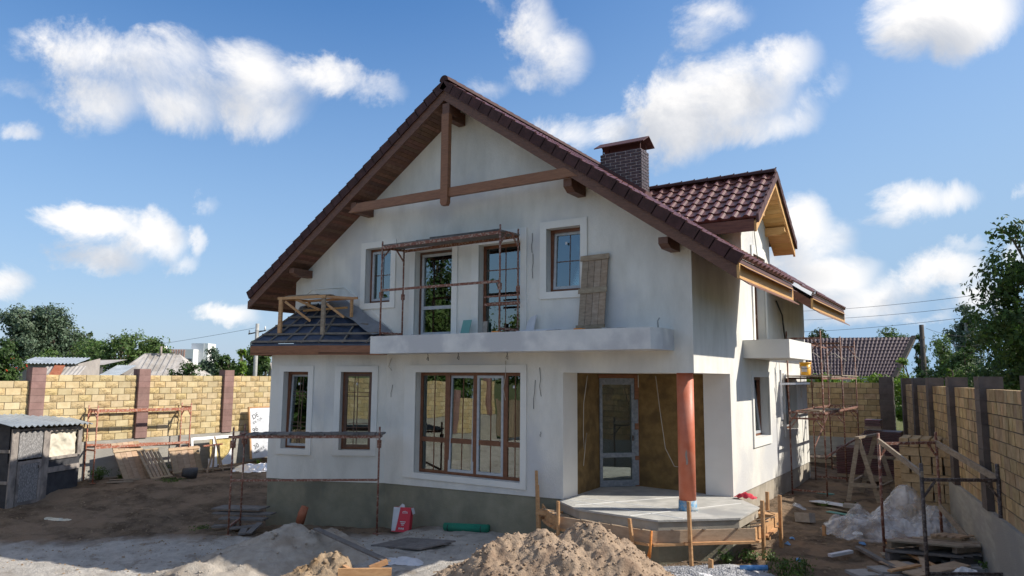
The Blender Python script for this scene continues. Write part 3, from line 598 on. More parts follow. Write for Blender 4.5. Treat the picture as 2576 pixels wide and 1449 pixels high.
tiles(roof, (XR, YR, ZT-.03), (0, 1, 0), DV, nfull, nR, tw, lenR/nR)
lowl = (XE-X0)*math.sqrt(1+MR*MR)
o2 = (X0, YR, ZT-.03-MR*(X0-XR))
n1 = int((17.15-YR)/tw); tiles(roof, o2, (0, 1, 0), DV, n1, 4, tw, lowl/4)
ys2 = YR+tw*int((19.42-YR)/tw); tiles(roof, (X0, ys2, o2[2]), (0, 1, 0), DV, int(round((YRE-ys2)/tw)), 4, tw, lowl/4)
lenL = (XR-XW)*math.sqrt(1+ML*ML)
tiles(roof, (XR, YR, ZT-.03), (0, 1, 0), DL, nfull, int(round(lenL/.335)), tw, lenL/int(round(lenL/.335)), seg=6)
roofo = roof.build('roof', M['tile'], house)
rt = MB()                       # ridge tiles
for k in range(int((YRE-YR)/.36)):
    y = YR-.02+k*.36
    rt.grid(lambda a, b: (XR+.13*math.cos(math.pi*a), y+b*.385, ZT+.0+(.135+.018*b)*math.sin(math.pi*a)), 8, 1)
    rt.tube([(XR, y+.35, ZT+.14), (XR, y+.39, ZT+.15)], .012, 5)
rt.add([(XR+.13*math.cos(math.pi*k/8), YR-.02, ZT+.135*math.sin(math.pi*k/8)) for k in range(9)], [tuple(range(9))])
rt.build('ridge_tile', M['verge'], roofo)
# stepped verge tiles on both rakes
def verge(name, D, length, sx, y0=YR, step=.335, par=roofo):
    v = MB(); n = int(length/step)
    D = Vector(D); up = Vector((-D.z*sx, 0, D.x*sx)); up = up if up.z > 0 else -up
    for k in range(n+1):
        p = Vector((XR, y0-.04, ZT-.03)) + D*(k*step)
        L = min(step*1.06, length-k*step+.03)
        a0, a1 = -.20, .035
        P = []
        for yy in (0, .10):
            P.append((p + up*(a0+.02)) + Vector((0, yy, 0))); P.append((p + D*L + up*(a0+.035)) + Vector((0, yy, 0)))
            P.append((p + D*L + up*(a1+.03)) + Vector((0, yy, 0))); P.append((p + up*a1) + Vector((0, yy, 0)))
        v.hexa(P[:4]+P[4:])
    v.build(name, M['verge'], par)
verge('verge_tile', DV, lenR+lowl, 1); verge('verge_tile', DL, lenL, -1)
# roof underside: soffit boards, rake boards, fascias
def zb(x): return ztop(x)-.47
sf = MB()
def soff(xa, xb, y0, y1, dz=.22):
    n = int(abs(xb-xa)*1.22/.11)
    for k in range(n):
        a = xa+(xb-xa)*k/n; b = xa+(xb-xa)*(k+.93)/n
        sf.hexa([(a, y0, ztop(a)-.24-dz), (b, y0, ztop(b)-.24-dz), (b, y1, ztop(b)-.24-dz), (a, y1, ztop(a)-.24-dz), (a, y0, ztop(a)-.22-dz), (b, y0, ztop(b)-.22-dz), (b, y1, ztop(b)-.22-dz), (a, y1, ztop(a)-.22-dz)])
soff(XR, XE+.12, YR+.06, Y0-.003); soff(XR, XW+.12, YR+.06, Y0-.003)
soff(X0+.002, XE+.12, Y0, 17.05); soff(X0+.002, XE+.12, 19.5, YRE-.05); soff(XL-.002, XW+.12, Y0, YRE-.05)
for k in range(1): sf.quad((XR, YR+.06, ztop(XR)-.25), (XE+.1, YR+.06, ztop(XE)-.25), (XE+.1, 17.1, ztop(XE)-.25), (XR, 17.1, ztop(XR)-.25)); sf.quad((XR, YR+.06, ztop(XR)-.25), (XW+.1, YR+.06, ztop(XW)-.25), (XW+.1, YRE, ztop(XW)-.25), (XR, YRE, ztop(XR)-.25)); sf.quad((X0-.3, 19.45, ztop(X0-.3)-.25), (XE+.1, 19.45, ztop(XE)-.25), (XE+.1, YRE, ztop(XE)-.25), (X0-.3, YRE, ztop(X0-.3)-.25))
sf.build('soffit', M['soffit'], roofo)
def rake(xa, xb, y, th, mi, ztopoff=-.235, zboff=-.475):
    r_ = MB(); r_.hexa([(xa, y, ztop(xa)+zboff), (xb, y, ztop(xb)+zboff), (xb, y+th, ztop(xb)+zboff), (xa, y+th, ztop(xa)+zboff), (xa, y, ztop(xa)+ztopoff), (xb, y, ztop(xb)+ztopoff), (xb, y+th, ztop(xb)+ztopoff), (xa, y+th, ztop(xa)+ztopoff)]); return r_.build('rake_board', M[mi], roofo)
rake(XR+.001, XE-.08, YR, .055, 'brown'); rake(XR-.001, XW+.02, YR, .055, 'brown'); rake(X0+.003, XE-.08, 19.42, .05, 'fasciabrown')
rake(XR+.001, XE-.08, YRE-.06, .05, 'brown'); rake(XR-.001, XW+.02, YRE-.06, .05, 'brown')
fz = ztop(XE-.08)
for y0_, y1_, mm in ((YR+.002, 17.16, 'orange'), (19.42, YRE, 'orange')):
    fb = MB(); fb.box(XE-.078, XE-.028, y0_, y1_, fz-.475, fz-.20); fb.build('fascia', M[mm], roofo)
    fb = MB(); fb.hexa([(XE-.055, y0_+.03, fz-.198), (XE-.022, y0_+.03, fz-.198), (XE-.022, y1_-.05, fz-.198), (XE-.055, y1_-.05, fz-.198), (XE-.07, y0_+.03, fz-.10), (XE-.04, y0_+.03, fz-.10), (XE-.04, y1_-.05, fz-.10), (XE-.07, y1_-.05, fz-.10)]); fb.build('drip_flashing', M['metalbrown'], roofo)
fb = MB(); fz2 = ztop(XW+.02); fb.box(XW-.02, XW+.018, YR, YRE, fz2-.475, fz2-.25); fb.build('fascia', M['brown'], roofo)
gm = MB()                       # crumpled gutter flashing where the eave starts again behind the dormer
gm.grid(lambda a, b: (X0+.35+a*.85, 19.32+b*.28+.04*math.sin(a*9), ztop(X0+.35+a*.85)+.0+.03*math.sin(a*11+b*5)+.05*b*(1-b)*4*a), 14, 6); gm.build('valley_flashing', M['greymem'], roofo)
# purlins and truss in the gable
for x, hgt in ((XR, .28), (-13.22, .26), (-7.03, .26), (-4.97, .2), (-15.45, .2)):
    z1 = ztop(x)-.48 if x != XR else ztop(x)-.62; wd = .19; sx = 1 if x > XR else -1
    if x == XR: sx = 0
    p = MB(); z1 = z1-.07 if x != XR else z1
    poly = [(YR+.08, z1), (YR+.08, z1-hgt*.62), (YR+.24, z1-hgt), (Y0-.003, z1-hgt), (Y0-.003, z1)]
    p.extr([(x-wd/2, a, b) for a, b in poly], (wd, 0, 0)); p.build('purlin', M['brown'], house)
p = MB(); yk = YR+.04
p.box(XR-.02, XR+.19, yk-.09, yk+.03, 7.24, 9.36); p.extr([(XR-.02, yk-.09, 7.24), (XR+.02, yk-.09, 7.17), (XR+.15, yk-.09, 7.17), (XR+.19, yk-.09, 7.24)], (0, .12, 0)); p.build('king_post', M['beam'], house)
p = MB(); p.box(XR-.03, XR+.17, yk-.05, yk+.3, 9.365, 9.62); p.build('post_head', M['brown'], house)
p = MB(); p.hexa([(-13.3, yk-.05, 7.37), (-6.75, yk-.05, 7.37), (-6.75, yk+.045, 7.37), (-13.3, yk+.045, 7.37), (-12.98, yk-.05, 7.58), (-7.05, yk-.05, 7.58), (-7.05, yk+.045, 7.58), (-12.98, yk+.045, 7.58)]); p.build('tie_beam', M['beam'], house)

# ---- dormer roof
YD, ZD, XD, SD = 18.4, 8.40, -4.10, .745
dm = MB(); dv1 = Vector((0, -1, -SD)).normalized(); dv2 = Vector((0, 1, -SD)).normalized()
Ld = 1.98*math.sqrt(1+SD*SD); nd = 7
tiles(dm, (XD-13*.3, YD, ZD-.03), (1, 0, 0), dv1, 13, nd, .30, Ld/nd, h=.055, lift=.035); tiles(dm, (XD-13*.3, YD, ZD-.03), (1, 0, 0), dv2, 13, nd, .30, Ld/nd, h=.055, lift=.035)
dmo = dm.build('dormer_roof', M['tile'], house)
rt = MB()
for k in range(11):
    x = XD+.02-k*.35
    rt.grid(lambda a, b: (x-b*.37, YD+.12*math.cos(math.pi*a), ZD+.0+(.115-.016*b)*math.sin(math.pi*a)), 8, 1); rt.tube([(x-.01, YD, ZD+.115), (x+.02, YD, ZD+.125)], .015, 6)
rt.add([(XD+.02, YD+.12*math.cos(math.pi*k/8), ZD+.115*math.sin(math.pi*k/8)) for k in range(9)], [tuple(range(9))])
rt.build('ridge_tile', M['verge'], dmo)
def zd(y): return ZD-SD*abs(y-YD)
for s_, nm, mm in ((-1, 'rake_board', 'orange'), (1, 'rake_board', 'orange')):
    ya, yb = YD, YD+s_*2.0; r_ = MB()
    r_.hexa([(XD-.05, ya, zd(ya)-.36), (XD-.05, yb, zd(yb)-.36), (XD, yb, zd(yb)-.36), (XD, ya, zd(ya)-.36), (XD-.05, ya, zd(ya)-.12), (XD-.05, yb, zd(yb)-.12), (XD, yb, zd(yb)-.12), (XD, ya, zd(ya)-.12)])
    r_.build(nm, M[mm], dmo)
    v = MB()
    for k in range(7):
        y1_ = YD+s_*k*.285; y2_ = YD+s_*(k+1.05)*.285
        v.hexa([(XD+.005, y1_, zd(y1_)-.17), (XD+.005, y2_, zd(y2_)-.15), (XD+.06, y2_, zd(y2_)-.15), (XD+.06, y1_, zd(y1_)-.17), (XD+.005, y1_, zd(y1_)+.02), (XD+.005, y2_, zd(y2_)+.055), (XD+.06, y2_, zd(y2_)+.055), (XD+.06, y1_, zd(y1_)+.02)])
    v.build('verge_tile', M['verge' if s_ > 0 else 'metalbrown'], dmo)
    sb = MB()
    for k in range(16):
        y1_ = YD+s_*k*.122; y2_ = YD+s_*(k+.93)*.122
        sb.hexa([(X0+.003, y1_, zd(y1_)-.35), (X0+.003, y2_, zd(y2_)-.35), (XD-.052, y2_, zd(y2_)-.35), (XD-.052, y1_, zd(y1_)-.35), (X0+.003, y1_, zd(y1_)-.32), (X0+.003, y2_, zd(y2_)-.32), (XD-.052, y2_, zd(y2_)-.32), (XD-.052, y1_, zd(y1_)-.32)])
    sb.build('soffit', M['orange'], dmo)
    yp = 17.3 if s_ < 0 else 19.5; pz = zd(yp)-.37
    pp = MB(); pp.extr([(X0+.003, yp-.08, pz), (X0+.003, yp-.08, pz-.2), (XD-.16, yp-.08, pz-.2), (XD-.05, yp-.08, pz-.12), (XD-.05, yp-.08, pz)], (0, .16, 0)); pp.build('purlin', M['orange'], dmo)
ye = YD-1.97
fb = MB(); fb.box(-6.3, XD-.052, ye-.03, ye+.01, zd(ye)-.36, zd(ye)-.08); fb.build('fascia', M['fasciabrown'], dmo)
sb = MB(); sb.hexa([(-6.4, ye+.012, zd(ye)-.355), (X0+.0, ye+.012, zd(ye)-.355), (X0, 17.118, zd(17.12)-.35), (-6.4, 17.118, zd(17.12)-.35), (-6.4, ye+.012, zd(ye)-.33), (X0, ye+.012, zd(ye)-.33), (X0, 17.118, zd(17.12)-.32), (-6.4, 17.118, zd(17.12)-.32)]); sb.build('soffit', M['brown'], dmo)

# ---- chimney
FC1 = Fr((-8.25, 17.0, 7.5), (1, 0, 0), (0, -1, 0)); FC2 = Fr((-7.09, 17.0, 7.5), (0, 1, 0), (1, 0, 0)); FC3 = Fr((-7.09, 17.5, 7.5), (-1, 0, 0), (0, 1, 0)); FC4 = Fr((-8.25, 17.5, 7.5), (0, -1, 0), (-1, 0, 0))
core = MB(); core.box(-8.235, -7.105, 17.015, 17.485, 7.3, 9.16)
ch = core.build('chimney', M['mortar'], house)
bm_ = MB()
for F, L in ((FC1, 1.16), (FC2, .5), (FC3, 1.16), (FC4, .5)):
    rows = 20; rh = 1.66/rows
    for r_ in range(rows):
        u = -(r_ % 2)*.14
        while u < L:
            a, b = max(u, 0.0), min(u+.27, L)
            if b-a > .03: bm_.bx(F, a, b, -.012, .004, r_*rh+.006, (r_+1)*rh-.014)
            u += .292
bm_.build('brick_facing', M['chimbrick'], ch)
cp = MB(); cx0, cx1 = -8.38, -6.97; cy = 17.25
for s_ in (-1, 1): cp.hexa([(cx0, cy, 9.52), (cx1, cy, 9.52), (cx1, cy+s_*.38, 9.30), (cx0, cy+s_*.38, 9.30), (cx0, cy, 9.54), (cx1, cy, 9.54), (cx1, cy+s_*.39, 9.32), (cx0, cy+s_*.39, 9.32)])
cp.box(-8.2, -7.14, 17.05, 17.45, 9.161, 9.2)
for x in (-8.2, -7.14):
    for y in (17.06, 17.44): cp.bar((x, y, 9.15), (x, y, 9.4), .02, .03)
cp.build('cap', M['metalbrown'], ch)
fl = MB(); fl.bar((-8.3, 16.97, ztop(-8.3)+.05), (-7.0, 16.97, ztop(-7.0)+.05), .06, .16); fl.bar((-7.05, 17.0, ztop(-7.05)+.05), (-7.05, 17.5, ztop(-7.05)+.05), .06, .14); fl.build('flashing', M['metalbrown'], ch)

# ---- bay roof, still under membrane and battens
E0, E1, E2, E3 = (-16.35, 13.25), (-15.78, 11.98), (-13.70, 12.38), (-12.16, 13.15)
E3w = (-12.1, Y0-.003)
br = MB(); zf0, zf1 = 3.77, 4.0
def ring(off=0): return [Vector((p[0], p[1], 0)) for p in (E0, E1, E2, E3)]
for a, b in ((E0, E1), (E1, E2), (E2, E3)):
    F_, L_ = fr2(a, b); br.bx(F_, -.0, L_, -.04, 0, zf0, zf1)
bro = br.build('bay_roof', M['beam'], house)
s = MB(); s.prism([E0, E1, E2, E3, E3w, (-16.0, Y0-.003)], 3.80, 3.83); s.build('soffit', M['brown'], bro)
T0, T1, T2 = Vector((-15.75, Y0-.05, 5.15)), Vector((-15.0, 13.2, 5.15)), Vector((-14.05, Y0-.05, 5.15))
Wb = Vector((-12.3, Y0-.05, 4.12)); ee = [Vector((p[0], p[1], 4.06)) for p in (E0, E1, E2, E3)]
s = MB(); s.quad(ee[1], ee[2], T2, T1); s.add([ee[2], ee[3], Wb, T2], [(0, 1, 2, 3)]); s.add([ee[0], ee[1], T1, T0], [(0, 1, 2, 3)]); s.add([T0, T1, T2], [(0, 1, 2)]); s.prism([E0, E1, E2, E3, (-12.2, Y0-.01), (-16, Y0-.01)], 4.0, 4.05)
s.build('membrane', M['membrane'], bro)
s = MB(); up = Vector((0, 0, .03))
def lerp(a, b, t): return a+(b-a)*t
for t in (.02, .2, .42, .63, .84):
    a, b, c_, d_ = lerp(ee[0], T0, t)+up, lerp(ee[1], T1, t)+up, lerp(ee[2], T2, t)+up, lerp(lerp(ee[3], Wb, .2), Wb, t)+up
    s.bar(a, b, .05, .05); s.bar(b, c_, .05, .05); s.bar(c_, lerp(ee[3], T2, t)+up*1.2 if t < .5 else c_+Vector((.3, .2, -.02)), .05, .05)
s.build('batten', M['batten'], bro)
s = MB()
for t in (.25, .5, .75): s.bar(lerp(ee[1], ee[2], t)+up*.6, lerp(T1, T2, t)+up*.6, .04, .03)
for a, b in ((ee[1], T1), (ee[2], T2)): s.bar(a+up*.6, b+up*.6, .05, .04)
for t in (.35, .7): s.bar(lerp(ee[2], ee[3], t)+up*.6, lerp(T2, Wb, t)+up*.6, .04, .03)
s.build('counter_batten', M['batten'], bro)
s = MB()
s.grid(lambda a, b: lerp(lerp(T2+Vector((-.35, -.3, -.02)), T2+Vector((.02, .0, .08)), a), lerp(Vector((-12.6, 13.1, 4.22)), Vector((-12.2, Y0-.06, 4.25)), a), b)+Vector((0, 0, .05+.02*math.sin(b*13+a*4))), 4, 12)
s.build('sheet_flashing', M['greymem'], bro)
s = MB()
for a, b in (((-15.6, 5.47), (-15.34, 5.61)), ((-15.34, 5.61), (-14.12, 5.6)), ((-14.12, 5.6), (-13.52, 5.25)), ((-13.1, 4.95), (-12.4, 4.42))):
    s.bar((a[0], Y0-.005, a[1]), (b[0], Y0-.005, b[1]), .03, .03)
s.build('plaster_ridge', M['plaster_smooth'], house)
# ------------------------------------------------------------------ block fences
def rough_face(mb, F, u0, u1, v0, v1, n, rnd, amp, mi, nu=5, nv=3):
    b = len(mb.v); vs = []
    for j in range(nv+1):
        for i in range(nu+1):
            e = 0 if (i in (0, nu) or j in (0, nv)) else rnd.uniform(.1, 1)*amp
            vs.append(F.p(u0+(u1-u0)*i/nu, n+e, v0+(v1-v0)*j/nv))
    mb.add(vs, [(j*(nu+1)+i, j*(nu+1)+i+1, (j+1)*(nu+1)+i+1, (j+1)*(nu+1)+i) for j in range(nv) for i in range(nu)], mi)
def fence(name, label, S, d, Nn, pillars, zt, zb_, zg, ptop, smin, smax, style='alt', fine=None, pw=.38, group='block fence runs around the yard'):
    F = Fr((S[0], S[1], 0), (d[0], d[1], 0), (Nn[0], Nn[1], 0)); rnd = random.Random(11)
    root = thing(name, label, 'fence', F.p((smin+smax)/2, 0, zg), 0, group)
    edges = [smin]+[p for p in pillars]+[smax]
    spans = []
    a = smin
    for p in pillars: spans.append((a, p)); a = p+pw
    spans.append((a, smax))
    for k, (a, b) in enumerate(spans):
        if b-a < .1: continue
        top = zt(k, (a+b)/2); mb = MB()
        back = MB()
        mb.bx(F, a+.001, b-.001, -.19, -.012, zb_, top-.012, 2)
        nr = int(round((top-zb_)/.2))
        for r_ in range(nr):
            u = a - (r_ % 2)*.195 - (0 if style == 'alt' else rnd.choice((0, .1))); c = 0
            z0 = top-(r_+1)*.2+.008; z1 = top-r_*.2-.006
            while u < b:
                L = .39 if style != 'mixed' else rnd.choice((.2, .2, .39, .2))
                u0, u1 = max(u, a)+.006, min(u+L, b)-.006
                if u1-u0 > .03:
                    if style == 'alt':
                        rough = (c + r_) % 2 == 0
                        hr = fine and fine[0] < u0 < fine[1]
                        mb.bx(F, u0, u1, -.2, (0 if not rough else -.006), z0, z1, 1 if rough else 0)
                        if rough and hr: rough_face(mb, F, u0, u1, z0, z1, -.003, rnd, .028, 1)
                    else:
                        mb.bx(F, u0, u1, -.2, rnd.uniform(-.008, .006), z0+rnd.uniform(0, .004), z1-rnd.uniform(0, .004), 0)
                u += L+.005; c += 1
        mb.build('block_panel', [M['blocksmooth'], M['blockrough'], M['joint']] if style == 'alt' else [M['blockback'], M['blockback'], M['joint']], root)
    for k, p in enumerate(pillars):
        mb = MB(); z = ptop(p); mb.bx(F, p+.01, p+pw-.01, -.24, .085, zb_, z-.01, 1)
        r_ = 0
        while z > zb_: mb.bx(F, p, p+pw, -.25, .10, max(z-.194, zb_), z, 0); z -= .2
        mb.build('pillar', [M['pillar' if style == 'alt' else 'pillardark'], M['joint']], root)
    mb = MB(); mb.bx(F, smin, smax, -.3, .06, zg-.6, zb_-.002); mb.build('concrete_base', M['fconcrete'], root)
    return root
fence('yard_fence', 'yellow block fence with brown pillars in the sun on the left side of the yard', (-22.9, 0), (0, 1), (1, 0),
      [10.0+3.15*k for k in range(-5, 6)], lambda k, s: 3.06 if s < 10 else 3.24, 1.24, .3, lambda s: 3.44, -6.2, 29.0, 'alt', (8.3, 19.5))
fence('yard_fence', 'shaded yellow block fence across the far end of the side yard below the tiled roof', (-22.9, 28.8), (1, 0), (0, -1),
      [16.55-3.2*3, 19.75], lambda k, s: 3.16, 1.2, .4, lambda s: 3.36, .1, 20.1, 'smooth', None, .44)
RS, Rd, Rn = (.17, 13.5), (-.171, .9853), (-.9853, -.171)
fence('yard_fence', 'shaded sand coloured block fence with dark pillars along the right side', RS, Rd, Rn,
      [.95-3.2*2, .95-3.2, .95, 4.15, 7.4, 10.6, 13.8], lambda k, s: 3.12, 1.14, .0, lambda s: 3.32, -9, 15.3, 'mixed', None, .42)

# ------------------------------------------------------------------ scaffolds
def frame_mb(p, q, h, low=.12, top=-.2, r=.021, brace=True, z2=None, bars=()):
    """a welded scaffold frame: two legs p,q (feet), height h"""
    m = MB(); p = Vector(p); q = Vector(q); Z = Vector((0, 0, 1)); d = (q-p).normalized()
    for a in (p, q):
        m.tube([a, a+Z*h], r, 8); m.box(a.x-.06, a.x+.06, a.y-.06, a.y+.06, a.z, a.z+.012)
        m.tube([a+Z*(h*.5-.06), a+Z*(h*.5+.06)], r*1.5, 8) if h > 3 else None
    lv = [low, h+top]+list(bars)
    for z in lv: m.bar(p+Z*z, q+Z*z, .035, .05)
    if brace:
        for z in lv[1:]:
            m.bar(p+Z*(z-.28), p+Z*z+d*.22, .03, .03); m.bar(q+Z*(z-.28), q+Z*z-d*.22, .03, .03)
    return m
def planks(mb, c0, c1, w, n, z, rnd, th=.03, mi=0, across=False, gap=.01):
    """boards between c0 and c1 (xy); along the deck or across it"""
    c0 = Vector((*c0, z)); c1 = Vector((*c1, z)); d = (c1-c0); L = d.length; d.normalize(); s = Vector((-d.y, d.x, 0))
    if across:
        u = 0
        while u < L-.05:
            ww = rnd.uniform(.1, .18); o_ = rnd.uniform(-.05, .05); zz = rnd.uniform(-.004, .012)
            mb.bar(c0+d*(u+ww/2)+s*(-.04+o_)+Vector((0, 0, zz)), c0+d*(u+ww/2+rnd.uniform(-.02, .02))+s*(w+.04+o_)+Vector((0, 0, zz)), ww-gap, th, mi); u += ww
    else:
        for k in range(n):
            ww = w/n; o_ = rnd.uniform(-.1, .12)
            mb.bar(c0-d*(.05+o_)+s*(ww*(k+.5))+Vector((0, 0, rnd.uniform(0, .012))), c1+d*(.05+rnd.uniform(-.1, .1))+s*(ww*(k+.5)), ww-gap, th, mi)
rnd = random.Random(3)
# in front of the bay
P1, P2 = Vector((-14.42, 10.61, -.3)), Vector((-11.80, 12.60, -.3)); dd_ = (P2-P1).normalized(); vv = Vector((-dd_.y, dd_.x, 0))
Q1 = P1+vv*.9+Vector((0, 0, .02))
sc = thing('scaffold', 'rusty scaffold with grey plank deck standing in front of the bay window', 'scaffold', P1, 0, 'scaffolds around the house')
frame_mb(P1, Q1, 2.38, .18, -.24).build('frame', M['rust'], sc)
m = MB(); m.tube([P2, P2+Vector((0, 0, 2.4))], .022, 8); m.box(P2.x-.08, P2.x+.08, P2.y-.06, P2.y+.06, P2.z, P2.z+.02); m.box(P2.x-.035, P2.x+.035, P2.y-.035, P2.y+.035, 1.62, 1.80); m.build('leg', M['rust'], sc)
m = MB(); Z = Vector((0, 0, 1))
m.bar(P1+Z*2.16-dd_*.1, P2+Z*2.17, .045, .06); m.bar(Q1+Z*2.14-dd_*.1, P2+vv*.5+Z*2.15, .045, .06); m.bar(P1+Z*1.2, P2+Z*1.2, .03, .05)
for a in (P1, Q1): m.box(a.x-.045, a.x+.045, a.y-.045, a.y+.045, 1.62, 1.78)
m.bar(P2+Z*2.16, P2+vv*.5+Z*2.16, .04, .05); m.build('rail', M['rust'], sc)
m = MB(); planks(m, (P1+dd_*.28).xy, P2.xy, .56, 5, 1.915, rnd, .035, across=True); m.build('deck', M['darkwood'], sc)
# on the balcony
B0, B1_, C0_, C1_ = Vector((-12.03, 12.76, 4.2)), Vector((-8.60, 12.76, 4.2)), Vector((-11.87, 13.36, 4.2)), Vector((-8.52, 13.36, 4.2))
sc = thing('scaffold', 'rusty scaffold with high plank deck standing on the balcony', 'scaffold', B0, 0, 'scaffolds around the house')
frame_mb(B0, C0_, 2.3, .08, -.16).build('frame', M['rust'], sc); frame_mb(B1_, C1_, 2.34, .08, -.14).build('frame', M['rust'], sc)
m = MB(); m.bar(B0+Z*2.14, B1_+Z*2.17, .04, .07); m.bar(C0_+Z*2.13, C1_+Z*2.17, .04, .07); m.bar(B0+Z*1.1, B1_+Z*1.1, .03, .055)
for a in (B0, B1_, C0_, C1_): m.box(a.x-.033, a.x+.033, a.y-.033, a.y+.033, 5.12, 5.26)
m.bar(C1_+Z*.68-Vector((.9, 0, 0)), C1_+Z*.68+Vector((.05, 0, 0)), .03, .05); m.bar(C1_+Z*.86-Vector((.9, 0, 0)), C1_+Z*.86+Vector((.05, 0, 0)), .02, .04)
m.build('rail', M['rust'], sc)
m = MB(); planks(m, (B0.x+.05, 12.74), (B1_.x-.02, 12.74), .62, 4, 6.395, rnd, .03)
planks(m, (-10.5, 12.85), (-8.75, 12.85), .22, 1, 6.46, rnd, .03); planks(m, (-11.0, 12.85), (-9.9, 12.85), .5, 3, 6.43, rnd, .025); m.build('deck', M['darkwood'], sc)
# tall one beside the house
sc = thing('scaffold', 'tall rusty scaffold with three frames standing beside the sunlit side wall', 'scaffold', (-4.0, 23.7, .22), 0, 'scaffolds around the house')
fr_y = (20.6, 23.8, 26.6)
for y in fr_y:
    frame_mb((-4.46, y, .22), (-3.60, y, .22), 4.33, .13, -.2, bars=(2.0, 2.16)).build('frame', M['rust'], sc)
m = MB()
m.bar((-3.6, 20.6, 2.36), (-3.6, 26.7, 2.36), .035, .06); m.bar((-4.46, 20.6, 2.36), (-4.46, 26.7, 2.38), .035, .06); m.bar((-3.6, 20.6, 3.28), (-3.6, 26.6, 3.30), .035, .05); m.bar((-4.46, 20.6, 3.28), (-4.46, 26.6, 3.30), .035, .05)
m.bar((-4.46, 20.6, 4.32), (-4.46, 26.6, 4.32), .03, .04); m.bar((-3.6, 20.6, 1.24), (-3.0, 24.8, 1.75), .03, .05); m.bar((-4.46, 23.8, 1.2), (-4.46, 26.6, 2.2), .02, .03)
m.build('rail', M['rust'], sc)
m = MB(); planks(m, (-3.58, 20.55), (-3.58, 23.9), .9, 5, 3.335, rnd, .03); planks(m, (-3.55, 23.6), (-3.55, 26.7), .9, 5, 3.37, rnd, .03); planks(m, (-3.7, 20.7), (-3.5, 22.6), .5, 2, 2.42, rnd, .03); m.build('deck', M['greywood'], sc)
for x, y in ((-4.3, 21.4), (-3.9, 22.3), (-3.7, 24.6), (-4.2, 25.3)): m = MB(); m.tube([(x, y, 2.75), (x, y, 3.4), (x+.1, y, 3.9), (x+.35, y+.1, 4.0), (x+.5, y+.2, 3.85)], .009, 5); m.build('wire_loop', M['cable'], sc)
# red one along the sunny fence
sc = thing('scaffold', 'red painted low scaffold without a deck along the sunny yellow fence', 'scaffold', (-22.5, 13.1, .06), 0, 'scaffolds around the house')
for y in (11.65, 14.70): frame_mb((-22.28, y, .06), (-22.80, y, .06), 2.27, .95, -.13).build('frame', M['rustred'], sc)
m = MB(); m.bar((-22.28, 11.65, 2.17), (-22.28, 14.70, 2.14), .03, .09); m.bar((-22.78, 11.65, 2.14), (-22.78, 14.70, 2.11), .03, .06); m.bar((-22.28, 11.65, 1.09), (-22.28, 14.70, 1.05), .03, .07); m.bar((-22.8, 11.65, 1.14), (-22.8, 14.70, 1.0), .03, .06)
m.build('rail', M['rustred'], sc)
# front right one
A_, C_, B_, D_ = Vector((-1.75, 15.4, .0)), Vector((-.86, 16.4, .0)), Vector((-.92, 13.2, -.2)), Vector((.08, 13.85, -.2))
sc = thing('scaffold', 'rusty open scaffold with pale wooden rails beside the right hand fence', 'scaffold', A_, 0, 'scaffolds around the house')
frame_mb(A_, C_, 2.26, .3, -.2, .026).build('frame', M['rust'], sc); frame_mb(B_, D_, 2.16, .5, -.25, .03).build('frame', M['darksteel'], sc)
m = MB(); m.bar(A_+Z*2.12, B_+Z*2.0+(B_-A_).normalized()*.05, .035, .09); m.build('wooden_rail', M['greywood'], sc); m = MB(); m.bar(C_+Z*2.05, D_+Z*1.92, .035, .11); m.build('wooden_rail', M['greywood'], sc)

# ------------------------------------------------------------------ balcony clutter
def board_panel(mb, F, W_, H_, n, cross, th=.025, gap=.008, thick=.025, mi=0):
    for k in range(n): mb.bx(F, W_*k/n, W_*(k+1)/n-gap, 0, th, 0, H_)
    for v, h in cross: mb.bx(F, -.04, W_+.02, th, th+thick, v, v+h, mi)
F = Fr((-7.03, 13.36, 4.2), (1, 0, .02), (0, -1, .09), (.03, .10, 1))
m = MB(); board_panel(m, F, .60, 1.62, 4, ((.02, .11), (.80, .11), (1.50, .11)))
single('plank_shutter', m, M['greywood'], 'weathered four board panel leaning on the wall above the balcony', 'shutter', (-6.73, 13.4, 4.2))
m = MB(); m.bx(Fr((-10.05, 13.3, 4.2), (1, 0, 0), (0, -1, .2), (.12, .2, 1)), 0, .24, 0, .012, 0, .36); single('teal_sheet', m, M['teal'], 'small teal sheet leaning between the two balcony doors', 'sheet', (-9.9, 13.35, 4.2))
m = MB(); m.bx(Fr((-9.42, 13.3, 4.2), (1, 0, 0), (0, -1, .1), (0, .1, 1)), 0, .12, 0, .012, 0, .30); single('dark_sheet', m, M['stonegrey'], 'small dark sheet leaning inside the brown framed balcony door', 'sheet', (-9.36, 13.35, 4.2))
m = MB(); F = Fr((-8.35, 13.42, 4.2), (1, 0, .05), (0, -1, .1), (.12, .1, 1)); m.extr([F.p(0, 0, 0), F.p(.2, 0, 0), F.p(.21, 0, .40), F.p(.08, 0, .36), F.p(-.0, 0, .24)], (0, -.02, 0)); single('board_scrap', m, M['card'], 'torn pale sheet scrap leaning on the wall right of the balcony doors', 'scrap', (-8.25, 13.4, 4.2))
m = MB(); m.bar((-8.15, 13.05, 4.235), (-7.35, 13.1, 4.245), .25, .018); m.bar((-8.2, 12.85, 4.21), (-7.5, 12.9, 4.21), .12, .02); single('loose_board', m, M['card'], 'thin grey boards lying on the balcony left of the leaning panel', 'boards', (-7.8, 13, 4.2))
m = MB(); m.box(-6.78, -6.6, 12.69, 12.85, 4.2, 4.225); single('foam_lump', m, M['orangeglow'], 'orange wooden wedge on the balcony edge below the leaning panel', 'wedge', (-6.7, 12.8, 4.2))
